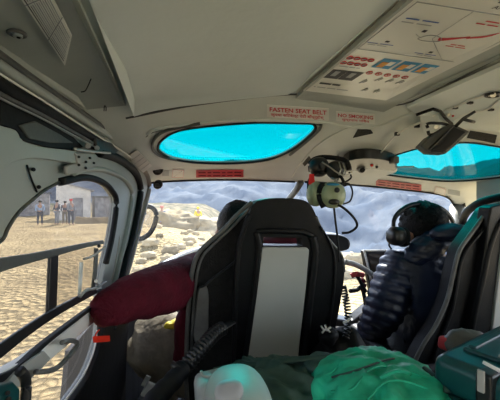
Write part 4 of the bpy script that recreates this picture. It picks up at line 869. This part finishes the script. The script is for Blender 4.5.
o = skinned('puffer_jacket', up, [('pel','ab'),('ab','ch'),('ch','nb'),('ch','sL'),('sL','mL'),('mL','eL'),('eL','wL'),('ch','sR'),('sR','eR'),('eR','wR')], M['navy'], man, sub=4, root='ab'); quilt(o, (.35,.1,1), .040, .012)
def hf(q, d): return q*(1+.10*noise.noise(d*4+Vector((1,2,3))))
o = blob('hood', P(430,246,1.46), (.135,.07,.055), M['navy'], man, rot=Matrix.Rotation(math.radians(-26), 3, 'Y'), seg=48, fn=hf); quilt(o, (.4,0,1), .036, .009)
o = blob('hood_edge', P(449,232,1.43), (.085,.06,.036), M['navy'], man, rot=Matrix.Rotation(math.radians(-8), 3, 'Y'), seg=36, fn=hf)
lo = dict(pel=(pel+Vector((0,0,-.04)),.13,.11), hL=(hpL,.11), kL=(knL,.080), aL=(anL,.065), hR=(hpR,.11), kR=(knR,.08), aR=(anR,.065))
o = skinned('trousers', lo, [('pel','hL'),('hL','kL'),('kL','aL'),('pel','hR'),('hR','kR'),('kR','aR')], M['rubber'], man, sub=2, root='pel')
for a, b in ((anL,toL),(anR,toR)): blob('shoe', a.lerp(b,.5)+Vector((0,.02,-.03)), (.05,.14,.045), M['black'], man, seg=20)
def curly(q, d):
    if d.z < -.2: q *= 1-.25*(-d.z-.2)
    return q*(1+.10*noise.noise(d*11)+.05*noise.noise(d*24))
blob('hair', hc+Vector((0,-.015,.020)), (.100,.108,.112), M['hair'], man, fn=curly, rot=HR, seg=72)
hs = empty('headset', hc, 'black headset worn on the head of the person in the puffer jacket', 'headset')
tube('headband', [P(*q) for q in cr([(394,234.0,1.47),(394,220.0,1.49),(402,210.0,1.51),(414,204.5,1.53),(430,204.5,1.55),(443,210.0,1.57),(452,220.0,1.59),(454,234.0,1.61)], 6)], .009, M['black'], hs, flat=1.3)
blob('ear_cup', P(396,236.0,1.46), (.036,.045,.042), M['black'], hs, p=2.6, seg=28); blob('ear_cup', P(455,236.0,1.63), (.03,.045,.042), M['black'], hs, p=2.6, seg=28)
blob('ear_seal', P(402,237.0,1.48), (.022,.045,.044), M['rubber'], hs, p=2.6, seg=24)
tube('mic_boom', [P(*q) for q in cr([(392,241.0,1.46),(389,245.0,1.49),(393,251.0,1.56)], 5)], .004, M['black'], hs); blob('microphone', P(391,242.0,1.47), (.012,.014,.009), M['rubber'], hs, seg=12)
# dark bag with white marks
bg = empty('black_bag', P(335,350,1.12), 'black cloth bag with a small white mark between the front seats', 'bag')
o = blob('bag_body', P(340,358,1.15), (.10,.09,.105), M['rubber'], bg, amp=.02, fs=11, seg=48); 
for pts in ([(321,326),(325,330),(331,327)], [(322,333),(326,329),(330,332)], [(325,325),(327,331)]): tube('white_mark', [P(u, v, 1.055) for u, v in cr(pts, 3)], .0032, M['white'], bg, seg=6)
tube('white_mark', [P(343,323,1.06), P(348,321,1.06), P(351,317,1.06)], .004, M['white'], bg, seg=6); blob('bag_fold', P(328,336,1.09), (.035,.03,.03), M['rubber'], bg, amp=.008, fs=20)
# ================================================================ luggage in front of the viewer
bn = empty('rear_bench', (.55,.5,FZ), 'black bench carrying the bags at the bottom edge', 'bench')
box('bench_top', (.55,.52,-.60), (1.5,.56,.07), M['blackleather'], bn, .02); box('bench_front', (.55,.52,-.86), (1.4,.46,.45), M['black'], bn, .01)
bk = empty('backpack', P(375,404,.74)+Vector((0,0,-.1)), 'bright green nylon backpack lying at the bottom right', 'backpack')
c0 = P(376,408,.74)
def bpf(q, d):
    w_ = noise.fractal(d*3.2+Vector((4,2,0)), 1., 2., 4); r2_ = 1-abs(noise.noise(Vector((q.x*16, q.y*22, q.z*30))))*2
    return q*(1+.09*w_)+d*.010*r2_
o = blob('bag_body', c0, (.145,.13,.098), M['greennylon'], bk, fn=bpf, seg=120, p=2.7)
def onb(s, t, off=.0):                                    # point on the bag's upper side: s across, t towards the viewer
    d = Vector((s, -t, 1.)).normalized(); p_ = 2.7; k = (abs(d.x)**p_+abs(d.y)**p_+abs(d.z)**p_)**(-1/p_); q = Vector((d.x*.145*k, d.y*.13*k, d.z*.098*k))
    return c0+q+d*(.004+off)
for a in (-.25,.35,.7):
    tube('seam', [onb(-1.2+.12*k, a+.18*math.sin(k*.5), .002) for k in range(21)], .0022, M['greennylon'], bk, seg=6)
tube('zip', [onb(-.9+.1*k, .05+.1*math.sin(k*.35), .002) for k in range(16)], .0035, M['darkgreen'], bk, seg=6, flat=.5)
tube('side_strap', [onb(.75+.02*k, -.6+.12*k, .003) for k in range(14)], .009, M['darkgreen'], bk, seg=8, flat=.35)
tube('loop', [onb(-.2+.08*k, .45, .004+.014*math.sin(k*math.pi/6)) for k in range(7)], .004, M['greennylon'], bk, seg=6)
# teal hard case
e1 = Vector((.33,.12,0)).normalized(); e2 = Vector((-e1.y, e1.x, 0)); A = P(431,354,.71); yawc = math.atan2(e1.y, e1.x)
cc = A+e1*.23-e2*.085
tc_ = empty('hard_case', cc+Vector((0,0,-.2)), 'teal ribbed plastic hard case at the lower right corner', 'case')
Rc = Matrix.Rotation(yawc, 3, 'Z')
def cbox(name, c, s, m, bevel, parent=tc_): 
    v, f = box_geo(cc+Rc @ Vector(c), *s, Rc); return link_mesh(name, v, f, m, parent, bevel=bevel)
lid = cbox('case_lid', (0,0,-.035), (.46,.17,.075), M['tealplastic'], .022); cbox('case_body', (0,0,-.130), (.45,.16,.10), M['tealplastic'], .02)
cbox('case_rim', (0,0,-.076), (.472,.182,.014), M['tealplastic'], .005)
cbox('lid_panel', (.02,0,.004), (.36,.11,.012), M['tealplastic'], .005)
for y_ in (-.035,.04): cbox('lid_rib', (.02,y_,.011), (.34,.016,.008), M['tealplastic'], .003)
cbox('latch_plate', (.06,-.097,-.085), (.30,.014,.13), M['black'], .005); cbox('lid_ridge', (.03,-.010,.012), (.36,.005,.005), M['panelgrey'], .001); cbox('latch', (.05,-.107,-.06), (.05,.008,.045), M['steel'], .003)
hl_ = tube('case_handle', [cc+Rc @ Vector(q) for q in cr([(-.04,-.10,-.05),(-.04,-.13,-.04),(.09,-.13,-.04),(.09,-.10,-.05)], 4)], .006, M['black'], tc_)
box('latch_block', P(490,386,.63), (.05,.03,.06), M['black'], tc_, .006, (0,0,.3)); box('latch_clip', P(481,381,.60), (.006,.012,.04), M['steel'], tc_, .002, (0,0,.3))
tube('latch_bar', [P(483,362,.62), P(500,371,.60)], .0035, M['white'], tc_)
rd_ = box('red_box', P(446,343,.90), (.034,.03,.034), M['redtape'], None, .008, (0,.1,.3)); meta(rd_, 'small red box wedged behind the teal case', 'box')
gb = blob('grey_cloth', P(466,343,.90), (.065,.045,.04), M['darktrim'], None, amp=.015, fs=18, seg=40); meta(gb, 'crumpled grey cloth behind the teal case', 'cloth')
# white canister, dark jacket, grey bag
wc = empty('white_canister', P(236,404,.60)+Vector((0,0,-.06)), 'rounded white plastic canister with a grey oval end at the bottom centre', 'canister')
def wf(q, d): return q*(1-.05*max(0, d.z))
o = blob('canister_body', P(238,408,.62), (.062,.09,.068), M['steel'], wc, fn=wf, seg=48, p=2.5)
oc_ = P(229,391.5,.545)
blob('oval_cap', oc_, (.024,.012,.018), M['greyink'], wc, seg=32, p=2.4, rot=Matrix.Rotation(math.radians(-35), 3, 'X'))
gbg = empty('grey_bag', P(212,392,.72)+Vector((0,0,-.08)), 'small pale grey canvas bag behind the white canister', 'bag')
o = box('bag_body', P(220,402,.74), (.105,.07,.13), M['greycanvas'], gbg, .018, (0,-.06,.1)); tube('bag_seam', [P(u, v, .695) for u, v in cr([(201,371),(205,376),(222,374),(240,371)], 4)], .003, M['greycanvas'], gbg); 
jk = empty('draped_jacket', P(285,400,.78)+Vector((0,0,-.1)), 'dark green jacket bundled at the foot of the left seat back', 'jacket')
def jf(q, d):
    r_ = 1-2*abs(noise.noise(Vector((q.x*13+q.z*20, q.y*10, q.z*26+q.x*8)))); return q+d*(.014*r_)+d*.01*noise.noise(d*6)
blob('jacket_body', P(276,400,.80), (.155,.10,.085), M['darkgreen'], jk, fn=jf, seg=110, p=2.4)
tube('jacket_collar', [P(u, v, .80) for u, v in cr([(214,371),(235,367),(262,364),(290,360),(315,358),(334,356)], 6)], [.012]*20+[.010]*11, M['greycanvas'] if 0 else M['darkgreen'], jk, seg=10, flat=.6)
blob('jacket_fold', P(322,366,.80), (.045,.04,.025), M['greennylon'] if 0 else M['darkgreen'], jk, amp=.01, fs=20, rot=Matrix.Rotation(.2, 3, 'Y'))
